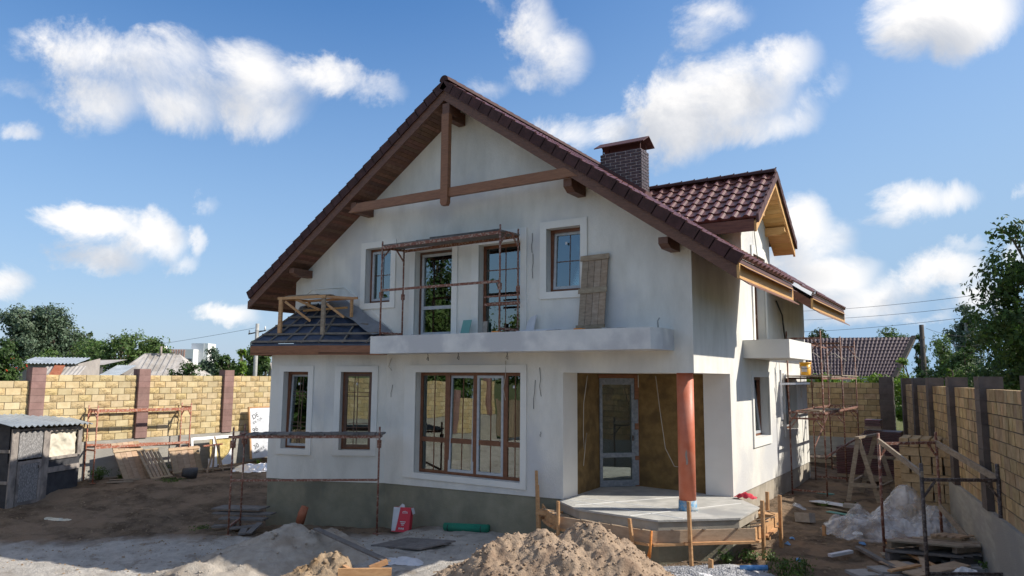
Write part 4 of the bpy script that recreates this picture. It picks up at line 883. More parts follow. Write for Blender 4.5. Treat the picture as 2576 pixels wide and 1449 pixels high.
m = MB(); m.box(-8.75, -8.58, 12.68, 12.84, 4.2, 4.225); single('foam_lump', m, M['orangeglow'], 'orange wooden wedge under the right scaffold leg on the balcony', 'wedge', (-8.7, 12.8, 4.2))
m = MB(); m.tube([(-5.25, 13.3, 4.2), (-5.26, 13.3, 4.36), (-5.22, 13.3, 4.42)], .015, 6); single('conduit', m, M['cpole'], 'short grey conduit stub sticking up at the right end of the balcony', 'conduit', (-5.25, 13.3, 4.2))
# trestle on the bay roof
t = thing('wooden_trestle', 'small raw wooden trestle platform standing on the blue bay roof', 'trestle', (-14.5, 12.5, 4.3))
ft = dict(a=(-15.13, 12.35, 4.32), b=(-13.80, 12.58, 4.28), c=(-14.98, 13.15, 4.9), d=(-13.45, 13.2, 4.75))
for k in 'abcd':
    m = MB(); x, y, z = ft[k]; top = 5.2; m.box(x-.06, x+.06, y-.025, y+.025, z, top-.002) if k in 'ab' else m.box(x-.03, x+.03, y-.03, y+.03, z, top-.002); m.build('leg', M['freshwood' if k != 'b' else 'greywood'], t)
m = MB(); m.bar((-15.22, 12.33, 5.235), (-13.70, 12.56, 5.235), .045, .07); m.bar((-15.05, 13.15, 5.235), (-13.3, 13.25, 5.235), .045, .06); m.bar((-13.77, 12.56, 5.23), (-13.38, 13.24, 5.23), .04, .06); m.bar((-15.15, 12.36, 5.23), (-14.98, 13.2, 5.23), .04, .06)
m.bar((-14.9, 12.9, 4.95), (-13.45, 13.05, 4.98), .04, .05); m.build('frame', M['freshwood'], t)
m = MB()
for a, b in (((-15.0, 12.37, 5.15), (-14.45, 12.75, 4.65)), ((-13.85, 12.6, 5.12), (-13.4, 12.9, 4.72)), ((-14.7, 12.45, 5.2), (-14.3, 12.9, 4.95))): m = MB(); m.bar(a, b, .03, .06); m.build('brace', M['freshwood'], t)
m = MB(); planks(m, (-15.05, 12.42), (-13.75, 12.62), .6, 4, 5.285, rnd, .02); planks(m, (-14.9, 12.5), (-14.1, 12.6), .3, 2, 5.31, rnd, .02); m.build('deck', M['greywood'], t)

# ------------------------------------------------------------------ porch formwork
OUT = [(-7.98, 13.50), (-7.62, 13.02), (-7.02, 12.46), (-5.02, 12.22), (-3.58, 13.50), (-3.58, 15.05), (-4.35, 15.98)]
fw_ = thing('formwork', 'raw timber formwork with stakes nailed around the concrete porch slab', 'formwork', (-5, 12.4, 0))
for k, (a, b) in enumerate(zip(OUT[:-1], OUT[1:])):
    F_, L_ = fr2(a, b); m = MB(); m.bx(F_, 0.0, L_-.005, -.03, 0, .40+.0*k, .62); m.build('form_board', M['beam'] if 0 else M['shutter'] if k in (2, 3) else M['freshwood'], fw_)
    m = MB(); m.bx(F_, .02, L_-.03, .002, .06, .37, .41); m.bx(F_, L_*.3, L_*.75, .03, .10, .385, .425); m.build('batten', M['freshwood'], fw_)
def stake(x, y, zt, lean=(0, 0), zg=None, w=.07):
    m = MB(); z0 = gz(x, y)-.05 if zg is None else zg; m.bar((x, y, z0), (x+lean[0], y+lean[1], zt), w, .035, up=(.5, 1, 0)); return m
for x, y, zt, ln in ((-8.02, 13.42, 1.30, (-.05, .0)), (-7.72, 13.0, 1.08, (-.07, 0)), (-6.95, 12.37, .92, (0, 0)), (-5.28, 12.16, .80, (-.12, 0)), (-4.45, 12.62, 1.12, (-.03, 0)), (-3.50, 13.72, 1.08, (0, 0)), (-3.48, 14.95, 1.02, (.0, 0)), (-3.85, 15.5, .98, (0, 0))):
    stake(x, y, zt, ln).build('stake', M['freshwood'], fw_)
m = MB()
SI = [(-7.45, 13.3), (-6.72, 12.72), (-5.02, 12.55), (-3.87, 13.62), (-3.87, 14.95), (-4.61, 15.93)]
for i, fr in ((0, .15), (0, .55), (0, .85), (1, .3), (1, .62), (1, .92), (2, .2), (2, .5), (2, .82), (3, .15), (3, .45), (3, .75), (4, .3), (4, .7)):
    a = Vector(SI[i]).lerp(Vector(SI[i+1]), fr); b = Vector(OUT[i+1]).lerp(Vector(OUT[i+2]), fr); e = (b-a).normalized()
    m = MB(); m.bar((a.x, a.y, .55), (b.x+e.x*.06, b.y+e.y*.06, .64), .045, .02); m.build('spacer', M['greywood'], fw_)
m = MB(); m.box(-3.95, -3.6, 15.0, 15.3, .45, .62); m.build('block_support', M['freshwood'], fw_); m = MB(); m.box(-7.8, -7.3, 12.95, 13.2, .50, .58); m.build('block_support', M['freshwood'], fw_); m = MB(); m.box(-7.35, -7.05, 12.7, 12.95, .42, .52); m.build('block_support', M['freshwood'], fw_)
m = MB(); m.tube([(-5.0, 12.19, .63), (-5.02, 12.17, .35), (-5.05, 12.17, .18)], [.02, .025, .04], 6); m.build('foam_drip', M['orangeglow'], fw_)
single('peg', stake(-4.08, 12.52, .22, (0, 0), w=.09), M['freshwood'], 'short wooden peg in the gravel in front of the porch', 'peg', (-4.08, 12.52, 0))
m = stake(-2.95, 16.35, .28, (0, 0)); single('peg', m, M['freshwood'], 'short wooden peg in bare earth behind the hollow block', 'peg', (-2.95, 16.35, .05))
rg = MB(); rg.grid(lambda a, b: (-4.35+.22*(a-.5)*2, 15.75+.1*(b-.5)*2, .79+.10*math.sin(math.pi*a)*math.sin(math.pi*b)+.02*math.sin(a*20+b*9)), 10, 8)
single('rag', rg, M['red'], 'crumpled red and white rag by the wall corner on the porch', 'rag', (-4.35, 15.8, .76))

# ------------------------------------------------------------------ heaps
def seg_h(px, py, crest):
    best = None
    for (ax, ay, ah, aw), (bx, by, bh, bw) in zip(crest[:-1], crest[1:]):
        dx, dy = bx-ax, by-ay; L2 = dx*dx+dy*dy; t = max(0, min(1, ((px-ax)*dx+(py-ay)*dy)/L2)); qx, qy = ax+dx*t, ay+dy*t
        d = math.hypot(px-qx, py-qy); h = ah+(bh-ah)*t - d*(aw+(bw-aw)*t)*(d/(d+.12))
        if best is None or h > best: best = h
    return best
def heap(name, label, cat, crest, bounds, step, m_, amp, clod, seed, kind=None, loc=None, cs=(.02, .07)):
    x0, x1, y0, y1 = bounds; nx_ = int((x1-x0)/step); ny_ = int((y1-y0)/step); mb = MB(); rr = random.Random(seed)
    H = {}
    def f(a, b):
        x = x0+a*(x1-x0); y = y0+b*(y1-y0); hh = seg_h(x, y, crest); g_ = gz(x, y)
        n = amp*(fbm(x*1.5, y*1.5, seed, 5)*1.1-.55*max(0, fbm(x*3.6, y*3.6, seed+13, 3)-.12)-.45*max(0, fbm(x*8.5, y*8.5, seed+21, 2)-.22)+.26*abs(fbm(x*4.5, y*4.5, seed+3, 5))+.28*fbm(x*11, y*11, seed+7, 4)+.10*fbm(x*27, y*27, seed+9, 3))
        z = hh+n*min(1, max(0, (hh-g_)*3+.2)); e = min(a, b, 1-a, 1-b)
        return (x, y, max(z, g_-.03) if e > .01 else g_-.06)
    mb.grid(f, nx_, ny_)
    n = 0; tries = 0
    while n < clod and tries < clod*6:
        tries += 1
        a, b = rr.random(), rr.random(); x, y, z = f(a, b)
        if z < gz(x, y)+.02 and rr.random() < .8: continue
        s = rr.uniform(*cs)*(1 if rr.random() < .85 else 1.8); n += 1
        vs = []
        for t_ in ((1, 0, 0), (-1, 0, 0), (0, 1, 0), (0, -1, 0), (0, 0, 1), (0, 0, -1), (.6, .6, .6), (-.6, .6, .6), (.6, -.6, .6), (-.6, -.6, .6)):
            k = s*rr.uniform(.6, 1.1); vs.append((x+t_[0]*k, y+t_[1]*k, z+t_[2]*k*.8+s*.2))
        mb.add(vs, [(0, 2, 6), (2, 4, 6), (4, 0, 6), (1, 4, 7), (4, 2, 7), (2, 1, 7), (0, 4, 8), (4, 3, 8), (3, 0, 8), (1, 3, 9), (3, 4, 9), (4, 1, 9), (0, 5, 2), (2, 5, 1), (1, 5, 3), (3, 5, 0)], 0, True)
    return single(name, mb, m_, label, cat, loc or ((x0+x1)/2, (y0+y1)/2, 0), kind=kind)
def P2(x, y, d): v = at(x, y, d); return (v.x, v.y, v.z)
def cr(lst): return [(*P2(x, y, d), s) for x, y, d, s in lst]
heap('dirt_pile', 'large brown heap of lumpy earth in the foreground in front of the porch', 'dirt pile',
     cr([(1105, 1455, 10.9, .6), (1180, 1415, 11.1, .6), (1240, 1376, 11.2, .6), (1305, 1345, 11.4, .62), (1368, 1333, 11.4, .62), (1400, 1350, 11.3, .62), (1450, 1325, 11.4, .65), (1500, 1318, 11.4, .75), (1540, 1335, 11.4, .9), (1575, 1372, 11.4, 1.0), (1605, 1412, 11.4, 1.0), (1632, 1455, 11.4, 1.0)]),
     (-8.9, -3.9, 8.2, 12.0), .026, M['dirt'], .13, 2600, 5, cs=(.005, .024))
heap('sand_pile', 'low pale sand heap in shade in front of the bay plinth', 'sand pile',
     cr([(540, 1412, 13.0, .26), (630, 1372, 13.6, .34), (690, 1338, 14.1, .42), (740, 1326, 14.3, .5), (775, 1342, 14.2, .5), (812, 1326, 14.4, .6), (850, 1350, 14.2, .55), (880, 1380, 13.8, .5)]),
     (-14.0, -9.0, 7.8, 12.3), .05, M['sand'], .09, 220, 9, cs=(.01, .035))
heap('clay_pile', 'tan clay lumps heaped in the foreground left of the long plank', 'clay pile',
     cr([(700, 1452, 12.2, .5), (770, 1425, 12.3, .6), (815, 1395, 12.5, .9), (850, 1402, 12.4, .9), (880, 1432, 12.3, .8), (940, 1455, 12.2, .7)]),
     (-12.0, -8.6, 7.2, 10.4), .03, M['clay'], .17, 420, 21, cs=(.008, .03))
# gravel by the porch: stones as one mass
mb = MB(); rr = random.Random(8)
mb.grid(lambda a, b: (lambda x, y: (x, y, gz(x, y)-.02+.20*math.exp(-((x+4.35)**2/.5+(y-11.95)**2/.35))+.10*math.exp(-((x+3.7)**2/.3+(y-12.5)**2/.3))))(-5.6+a*2.9, 11.0+b*2.2), 40, 34)
for i in range(3800):
    x = -4.2+rr.gauss(0, .45); y = 12.1+rr.gauss(0, .35); s = rr.uniform(.008, .02)
    z = gz(x, y)-.02+.20*math.exp(-((x+4.35)**2/.5+(y-11.95)**2/.35))+.10*math.exp(-((x+3.7)**2/.3+(y-12.5)**2/.3))
    if not (-5.5 < x < -2.8 and 11.05 < y < 13.1): continue
    a = rr.uniform(0, 6.28); c_, s_ = math.cos(a)*s, math.sin(a)*s
    mb.add([(x+c_, y+s_, z), (x-s_, y+c_, z), (x-c_, y-s_, z), (x+s_, y-c_, z), (x, y, z+s)], [(0, 1, 4), (1, 2, 4), (2, 3, 4), (3, 0, 4)])
gv = single('gravel', mb, M['gravel'], 'grey gravel spread on the ground in front of the porch', 'gravel', (-4.2, 12.1, 0), kind='stuff')

# ------------------------------------------------------------------ soft things: film and bags
def crumple(name, label, cat, c, rx, ry, H, m_, seed, rot=0, n=70, group=None, fold=.16, peaks=(), kind=None):
    mb = MB(); cr_, sr_ = math.cos(rot), math.sin(rot)
    def f(a, b):
        u, v = a*2-1, b*2-1; r = math.sqrt(u*u+v*v); ang = math.atan2(v, u)
        edge = .82+.16*fbm(math.cos(ang)*1.3, math.sin(ang)*1.3, seed, 3)
        k = max(abs(u), abs(v)); u2, v2 = (u*k/r, v*k/r) if r > 1e-6 else (0, 0)
        x, y = u2*rx*edge, v2*ry*edge; X_ = c[0]+x*cr_-y*sr_; Y_ = c[1]+x*sr_+y*cr_
        rr_ = k
        h = H*max(0, 1-rr_**1.7)*(.75+.5*fbm(X_*1.2, Y_*1.2, seed, 2))
        for px, py, ph, pr_ in peaks: h = max(h, ph*math.exp(-((X_-px)**2+(Y_-py)**2)/pr_**2)*(1 if rr_ < 1 else 0))
        wv = abs(fbm(X_*1.5+1.5*fbm(X_, Y_, seed, 2), Y_*1.5+1.2*fbm(X_*.8, Y_*.8, seed+5, 2), seed+2, 3)); w2 = 1-abs(fbm(X_*4.1+fbm(X_*2, Y_*2, 7, 2), Y_*4.1, seed+9, 2))
        h += fold*wv*(1-rr_**4)+fold*.45*w2*w2*(1-rr_**4)
        return (X_+.05*fbm(X_*6, Y_*6, 3, 3), Y_+.05*fbm(X_*6, Y_*6, 8, 3), gz(X_, Y_)+.01+max(h, 0))
    mb.grid(f, n, n)
    return single(name, mb, m_, label, cat, (c[0], c[1], gz(c[0], c[1])), group, kind)
crumple('plastic_sheet', 'large crumpled clear plastic sheet heaped by the stacked blocks and fence', 'plastic sheet', (-1.95, 17.35), 1.5, 1.3, .34, M['film'], 4, rot=.5, n=150, fold=.13, peaks=((-1.6, 18.1, .85, .5), (-1.0, 17.5, .5, .5), (-2.45, 17.6, .42, .25), (-2.0, 16.9, .36, .25), (-2.8, 17.1, .28, .2)))
crumple('white_bag', 'crumpled white bag left of the wooden peg at the bottom edge', 'bag', (-4.72, 11.62), .35, .22, .16, M['whitefilm'], 6, n=40, fold=.09, group='white bags by the gravel')
crumple('white_bag', 'crumpled white bag lying on the gravel below the wooden peg', 'bag', (-4.02, 11.90), .42, .28, .17, M['whitefilm'], 16, n=40, fold=.09, group='white bags by the gravel')
crumple('white_bag', 'grey white bag in the bottom right corner by the fence', 'bag', (-.45, 14.35), .42, .3, .2, M['whitefilm'], 26, n=40, fold=.06)
crumple('foil_sheet', 'grey foil sheet spread on the ground left of the bay', 'foil sheet', (-21.2, 16.7), 1.1, .8, .16, M['greymem'] if 0 else M['foil'], 31, rot=.6, n=50, fold=.08)
crumple('blue_rag', 'small crumpled blue rag on the sand by the plinth', 'rag', (-13.35, 11.45), .2, .15, .16, M['blue'], 41, n=24, fold=.08)
crumple('plastic_scrap', 'thin pale blue plastic scrap flat on the sand', 'scrap', (-9.3, 10.6), .55, .28, .015, M['card'], 51, n=24, fold=.03, rot=.4)
crumple('plastic_scrap', 'torn white paper scrap on dark earth below the shed', 'scrap', (-19.3, 9.3), .42, .07, .02, M['cloth'], 52, n=20, fold=.03, rot=.5)
crumple('litter', 'small white crumpled packet on the bare earth left of the boards', 'litter', (-2.42, 16.9), .12, .09, .05, M['whitefilm'], 61, n=14, fold=.03)
crumple('litter', 'small pale plastic wrapper near the hollow block', 'litter', (-3.9, 18.6), .22, .14, .04, M['film'], 62, n=14, fold=.05)
for i, (x, y, lb) in enumerate(((-3.45, 15.8, 'blue scrap of plastic behind the outer formwork stakes'), (-3.42, 15.2, 'blue scrap of plastic next to the outer formwork stakes'), (-2.2, 15.95, 'blue scrap of plastic left of the board pile'), (-2.95, 13.9, 'pale blue scrap of plastic in the weeds'))):
    crumple('litter', lb, 'litter', (x, y), .08, .06, .04, M['blue'], 70+i, n=10, fold=.03)

# ------------------------------------------------------------------ small things in front of the house
def on(x, y): return gz(x, y)
bxt = thing('cardboard_box', 'red and white product box standing against the plinth', 'box', (-11.35, 13.0, gz(-11.35, 13)+.0))
zb0 = gz(-11.35, 13.0)+.01; Fb = Fr((-11.60, 12.86, zb0), (.97, .24, 0), (.24, -.97, .10), (.03, .1, 1))
m = MB(); m.hexa([Fb.p(0, 0, 0), Fb.p(.44, 0, 0), Fb.p(.44, -.14, 0), Fb.p(0, -.14, 0), Fb.p(.0, 0, .54), Fb.p(.44, 0, .54), Fb.p(.44, -.14, .54), Fb.p(0, -.14, .54)]); m.build('carton', M['red'], bxt)
m = MB(); m.extr([Fb.p(.0, .002, .02), Fb.p(.10, .002, .02), Fb.p(.13, .002, .2), Fb.p(.17, .002, .54), Fb.p(.0, .002, .54)], Fb.N*.002); m.build('white_panel', M['card'], bxt)
m = MB()
for a in range(7): m.bx(Fb, .23+.02*a, .245+.02*a, .002, .005, .43+.012*(3-abs(a-3)), .437+.012*(3-abs(a-3)))
m.bx(Fb, .23, .37, .002, .005, .415, .421); m.bx(Fb, .24, .36, .002, .005, .44, .455)
for k in range(3): m.bx(Fb, .2+.02*k, .34-.02*k, .002, .005, .22-.035*k, .238-.035*k)
for k in range(3): m.bx(Fb, .18+.05*k, .21+.05*k, .002, .005, .06, .10)
m.build('print', M['card'], bxt)
m = MB(); m.quad(Fb.p(.44, 0, .54), Fb.p(.44, -.14, .54), Fb.p(.5, -.12, .42), Fb.p(.5, 0, .40)); m.quad(Fb.p(.1, -.06, .54), Fb.p(.25, -.06, .54), Fb.p(.23, -.07, .60), Fb.p(.17, -.07, .62)); m.build('flap', M['card'], bxt)
rl = MB(); za, zb1 = on(-10.35, 13.3)+.075, on(-9.3, 13.42)+.075
rl.tube([(-10.35, 13.25, za), (-9.27, 13.38, zb1)], .085, 18); rl.tube([(-10.36, 13.25, za+.02), (-9.25, 13.38, zb1+.02)], .078, 14)
for k in (.1, .87): p = Vector((-10.35, 13.25, za)).lerp(Vector((-9.27, 13.38, zb1)), k); rl.tube([p, p+Vector((.012, 0, 0))], .093, 16, 1)
single('mesh_roll', rl, [M['green'], M['cabledark']], 'roll of green mesh lying along the plinth', 'mesh roll', (-9.8, 13.3, -.1))
m = MB(); zz = on(-10.1, 11.6)+.05; F = Fr((-10.45, 11.0, zz), (.97, .24, .02), (0, 0, 1), (.15, .99, 0)); board_panel(m, F, 1.1, .95, 4, (), .03)
for v in (.05, .8): m.bx(F, .05, 1.05, -.03, 0, v, v+.08)
single('plank_shutter', m, M['darkwood'], 'grey board panel lying flat on the sand below the mesh roll', 'shutter', (-10, 11.5, 0))
m = MB(); m.bar(P2(795, 1330, 14.2), P2(975, 1412, 12.3), .13, .03, up=(0, 0, 1)); single('plank', m, M['darkwood'], 'long grey plank sloping down off the sand heap', 'plank', P2(885, 1380, 13.2))
m = MB(); m.bar(P2(850, 1440, 11.8), P2(985, 1438, 12.0), .05, .12); m.bar(P2(930, 1430, 12.2), P2(975, 1412, 12.3), .08, .08); m.bar(P2(865, 1424, 12.2), P2(885, 1436, 11.9), .06, .04); single('timber_offcut', m, M['freshwood'], 'raw timber offcut in the sun at the bottom edge left of the earth heap', 'timber', P2(915, 1440, 12))
# boards under the front scaffold
rb = random.Random(12); k0 = at(610, 1290, 16.8)
bp_ = [((-16.1, 11.5, .02), (-14.9, 11.95, .05), .5, .03), ((-15.9, 11.3, -.06), (-14.5, 11.9, -.03), .3, .03), ((-15.5, 11.2, -.13), (-14.4, 11.6, -.10), .25, .04), ((-15.4, 10.9, -.26), (-15.0, 11.2, -.24), .2, .04), ((-14.9, 11.0, -.27), (-14.4, 11.3, -.2), .25, .03), ((-14.5, 11.1, -.24), (-14.2, 10.8, -.28), .15, .04), ((-14.35, 11.4, -.15), (-14.1, 10.9, -.27), .14, .03)]
for i, (a, b, w_, t_) in enumerate(bp_):
    m = MB(); m.bar(a, b, w_, t_); lb = ['wide thin grey board on top of the pile under the bay scaffold', 'grey board second from top in the pile under the bay scaffold', 'short grey board low in the pile under the bay scaffold', 'grey offcut on the ground left of the scaffold leg', 'grey slab of wood tilted right of the scaffold leg', 'small grey offcut right of the scaffold foot', 'grey board propped toward the sand heap'][i]
    single('loose_board', m, M['darkwood'], lb, 'board', a, 'boards beneath the bay scaffold')
m = MB(); m.tube([(-13.62, 11.95, -.15), (-13.55, 11.95, .06), (-13.5, 11.98, .22)], [.1, .1, .085], 14); single('clay_pipe', m, M['terracotta'], 'orange clay pipe stub standing by the plinth behind the blue rag', 'pipe', (-13.6, 11.95, -.2))
m = MB(); m.tube([(-3.62, 12.62, .12), (-3.22, 12.82, .14)], .045, 10); single('blue_tube', m, M['blue'], 'blue plastic tube lying in the weeds right of the gravel', 'tube', (-3.4, 12.7, .05))
m = MB(); m.bar((-2.54, 14.51, .1), (-2.25, 14.98, .12), .09, .05); single('metal_profile', m, M['card'], 'short pale metal profile on bare earth left of the boards', 'profile', (-2.4, 14.7, .05))
m = MB(); m.bar((-3.9, 21.0, .27), (-3.5, 20.95, .27), .12, .03) ; single('board_scrap', m, M['teal'], 'pale green board scrap on the ground inside the tall scaffold', 'scrap', (-3.8, 21, .25))
# hollow concrete block
hb = MB(); zc = gz(-3.55, 17.6); F = Fr((-3.72, 17.35, zc+.02), (.92, -.30, .12), (-.3, -.92, .2), None or (-.1, .15, 1))
F = Fr((-3.75, 17.55, zc), (.93, -.35, .10), (-.35, -.93, .12), (-.08, .14, .99))
hb.bx(F, 0, .36, 0, .035, 0, .2); hb.bx(F, 0, .36, -.2, -.165, 0, .2); hb.bx(F, 0, .035, -.165, 0, 0, .2); hb.bx(F, .325, .36, -.165, 0, 0, .2); hb.bx(F, .165, .195, -.165, 0, 0, .2)
single('hollow_block', hb, M['stonegrey'], 'grey hollow concrete block lying on bare earth', 'block', (-3.6, 17.5, zc))
# plasterboard offcuts
for i, (a, b, w_, mm, lb) in enumerate((((-3.75, 19.7, .25), (-2.75, 19.0, .30), .35, 'card', 'long grey white sheet offcut beside the plastic sheet'), ((-3.35, 19.2, .20), (-2.6, 18.8, .21), .28, 'greywood', 'brown board offcut beneath the grey white sheet offcut'), ((-3.3, 18.85, .16), (-2.7, 18.6, .17), .16, 'teal', 'pale green sheet offcut nearest the hollow block'))):
    m = MB(); m.bar(a, b, w_, .015); single('sheet_offcut', m, M[mm], lb, 'offcut', a, 'sheet offcuts by the plastic')
m = MB(); m.box(-2.95, -2.6, 18.75, 18.95, .3, .38); single('board_scrap', m, M['stonegrey'], 'small grey slab on top of the sheet offcuts', 'slab', (-2.8, 18.8, .3))
# sawhorse
s = thing('sawhorse', 'tall raw wooden A shaped sawhorse standing in the side yard', 'sawhorse', (-2.8, 21, .2))
tp0, tp1 = Vector((-2.82, 20.7, 1.78)), Vector((-2.55, 21.9, 1.80))
for a, b in ((tp0, (-3.08, 20.45, .2)), (tp0, (-2.38, 20.55, .2)), (tp1, (-2.98, 22.0, .22)), (tp1, (-2.15, 22.0, .22))):
    m = MB(); m.bar(a, b, .11, .035, up=(0, 1, .2)); m.build('leg', M['greywood'], s)
m = MB(); m.bar(tp0+Vector((-.02, -.1, 0)), tp1+Vector((.03, .1, 0)), .12, .05); m.build('top_beam', M['greywood'], s)
m = MB(); m.bar((-3.02, 20.45, .62), (-2.42, 20.5, .62), .03, .1); m.bar((-2.95, 22.0, .66), (-2.2, 22.0, .66), .03, .1); m.bar((-3.0, 20.5, .66), (-2.93, 21.95, .68), .05, .05); m.build('stretcher', M['greywood'], s)
m = MB(); m.bar((-2.45, 20.5, .55), (-2.2, 21.95, .6), .05, .06); m.build('stretcher', M['greywood'], s)
# ladder-like low trestle on the ground inside the tall scaffold is part of its frames

# block stack: every block
rb = random.Random(5); blk = MB(); blk.box(-.19, .19, -.088, .088, 0, .182); mats_b = M['blockback']
bproto = None
def put_block(x, y, z, rz, lb):
    global bproto
    if bproto is None:
        bproto = blk.build('concrete_block', mats_b); o = bproto
    else: o = bproto.copy(); LC.objects.link(o)
    o.location = (x, y, z); o.rotation_euler = (0, 0, rz); tag(o, lb, 'block', 'sand coloured blocks stacked by the fence'); return o
sx, sy, sz = -1.72, 18.7, .22
for L in range(9):
    z = sz+L*.194; nrows = 5 if L < 8 else 2
    for i in range(5):
        for j in range(5):
            if L == 8 and j > 2: continue
            if L < 7 and not (j == 0 or i == 0): continue
            x = sx+.1+i*.212; y = sy+.2+j*.405
            if (L % 3 == 1):      # a course laid the other way, front blocks showing their long side
                if j == 0 and i < 3 : put_block(sx+.2+i*.4-(.02 if i == 2 else 0)-(.0), sy+.1, z, rb.uniform(-.02, .02), 'sand coloured block lying lengthwise in the front of the block stack')
                if j == 0: continue
            put_block(x+rb.uniform(-.01, .01), y+rb.uniform(-.02, .02)-(0 if j else 0), z, R(90)+rb.uniform(-.03, .03), 'sand coloured block on the top of the block stack' if L >= 7 else 'sand coloured block laid end on in the side of the block stack')
for L in range(6):
    for i in range(2): put_block(sx-.12-i*.0, sy+1.0+i*.42+L*.03, sz+L*.192, R(90), 'sand coloured block in the lower row left of the stack')
# tile pallets at the end of the yard
def tile_pack(x, y, z, w_, d_, h_, lb, mi='darktile'):
    t = thing('tile_stack', lb, 'tile stack', (x, y, z), 0, 'glazed roof tiles waiting by the far fence'); m = MB(); n = int(h_/.05)
    for k in range(n): m.box(x+rb.uniform(0, .02), x+w_-rb.uniform(0, .02), y+rb.uniform(0, .02), y+d_, z+.1+k*.05, z+.1+k*.05+.038)
    m.build('tiles', M[mi], t); m = MB()
    for k in range(3): m.box(x, x+w_, y+k*d_/2.3, y+k*d_/2.3+.08, z, z+.07)
    m.box(x, x+w_, y, y+d_, z+.07, z+.095); m.build('pallet', M['greywood'], t)
tile_pack(-3.15, 24.0, .3, 1.05, .9, .55, 'glazed maroon tiles in the lowest pack of the tall stack', 'darktile'); tile_pack(-3.12, 24.0, .96, 1.0, .9, .72, 'glazed maroon tiles in the middle pack of the tall stack', 'darktile'); tile_pack(-3.1, 24.1, 1.79, .45, .5, .2, 'few glazed maroon tiles on top of the tall stack', 'darktile')
tile_pack(-4.0, 24.6, .3, .8, 1.0, .8, 'low stack of maroon tiles left of the tall stack', 'darktile'); tile_pack(-3.6, 25.6, .3, .6, .8, 1.05, 'maroon tiles piled behind the low tile stack', 'darktile')
p = thing('pallet', 'empty wooden pallet on the ground by the house corner', 'pallet', (-5.0, 27, .35)); m = MB()
for k in range(5): m.bar((-5.5+k*.2, 26.7, .62), (-5.3+k*.2, 27.8, .62), .12, .025)
for k in range(3): m.bar((-5.55, 26.75+k*.5, .52), (-4.5, 26.75+k*.5, .52), .08, .12)
m.build('boards', M['greywood'], p)
# pallets and boards at the right front
pt = thing('pallet', 'stacked old wooden pallets half covered by the plastic sheet', 'pallet', (-1.2, 15.9, .05)); 
PU = Vector((.60, .78, 0)).normalized(); PS = Vector((.985, .17, 0)).normalized()
def pbar(mb, u0, v0, u1, v1, z, w_, t_): # local pallet axes
    o_ = Vector((-1.62, 14.85, 0)); a = o_+PS*u0+PU*v0; b = o_+PS*u1+PU*v1; mb.bar((a.x, a.y, z), (b.x, b.y, z), w_, t_)
m = MB()
for k in range(7): pbar(m, -.02, .0+k*.2, 1.15+.03*(k % 2), -.0+k*.2, .42-.008*(k % 3), .15, .028)
for k in range(3): pbar(m, .05+.5*k, -.05, .05+.5*k, 1.35, .35, .09, .1)
m.build('deck', M['greywood'], pt); m = MB()
for k in range(6): pbar(m, .03, -.12+k*.22, 1.2, -.1+k*.22, .26, .14, .03)
for k in range(3): pbar(m, .08+.5*k, -.15, .08+.5*k, 1.2, .16, .1, .12)
m.build('lower_deck', M['darkwood'], pt)
m = MB(); 
for k in range(4): pbar(m, .35+.12*k, .55, .32+.12*k, .95, .50, .11, .03)
pbar(m, .28, .6, .75, .6, .46, .05, .05)
single('plank_shutter', m, M['shutter'], 'small board panel on top of the pallets under the plastic edge', 'shutter', (-.9, 15.5, .45))
jn = [((-2.2, 15.4, .12), (-1.42, 14.05, .12), .10, .05, 'darkwood', 'dark square beam on the paving left of the scaffold legs'), ((-1.75, 15.6, .25), (-.75, 14.25, .14), .09, .04, 'freshwood', 'long yellow batten slanting between the scaffold legs'),
      ((-1.17, 15.3, .22), (-.98, 13.9, .16), .11, .035, 'shutter', 'short board lying beside the dark scaffold leg'), ((-1.2, 13.7, .14), (-.5, 14.7, .20), .30, .025, 'shutter', 'wide brown board slanting to the lower edge'), ((-1.0, 15.6, .24), (-.45, 15.35, .22), .16, .1, 'greywood', 'thick grey timber block near the fence base'),
      ((-1.75, 14.9, .15), (-1.2, 15.1, .16), .2, .03, 'greywood', 'grey board at the foot of the rusty scaffold leg'), ((-1.5, 13.7, .15), (-1.1, 14.2, .2), .09, .03, 'freshwood', 'short yellow batten at the lower edge'), ((-1.6, 14.5, .13), (-1.15, 14.0, .14), .35, .02, 'shutter', 'brown plywood offcut between the beam and dark leg'),
      ((-1.5, 15.4, .2), (-.7, 15.65, .24), .12, .03, 'shutter', 'pale board under the pallet edge')]
for a, b, w_, t_, mm, lb in jn: m = MB(); m.bar(a, b, w_, t_); single('loose_board', m, M[mm], lb, 'board', a, 'loose boards by the right scaffold')
m = MB(); m.bar((-.86, 16.05, .92), (-.10, 15.3, .12), .035, .10); single('plank', m, M['greywood'], 'long pale plank leaning down along the concrete fence base', 'plank', (-.3, 15.7, .5))
pv = MB(); rb = random.Random(31)
for i in range(4):
    for j in range(3):
        u, v = -.9+i*.42, -1.1+j*.42; o_ = Vector((-1.45, 14.35, 0)); a = o_+Vector((.72, .69, 0))*u+Vector((-.69, .72, 0))*v
        if i+j > 5: continue
        F = Fr((a.x, a.y, gz(a.x, a.y)+.0+rb.uniform(0, .015)), (.72+rb.uniform(-.03, .03), .69, 0), (0, 0, 1), (-.69, .72, 0)); pv.bx(F, 0, .40, 0, .05, 0, .40)
single('paving_slabs', pv, M['paver'], 'grey paving slabs laid loose on the earth at the lower edge', 'paving slabs', (-1.6, 14.2, 0))
pv = MB()
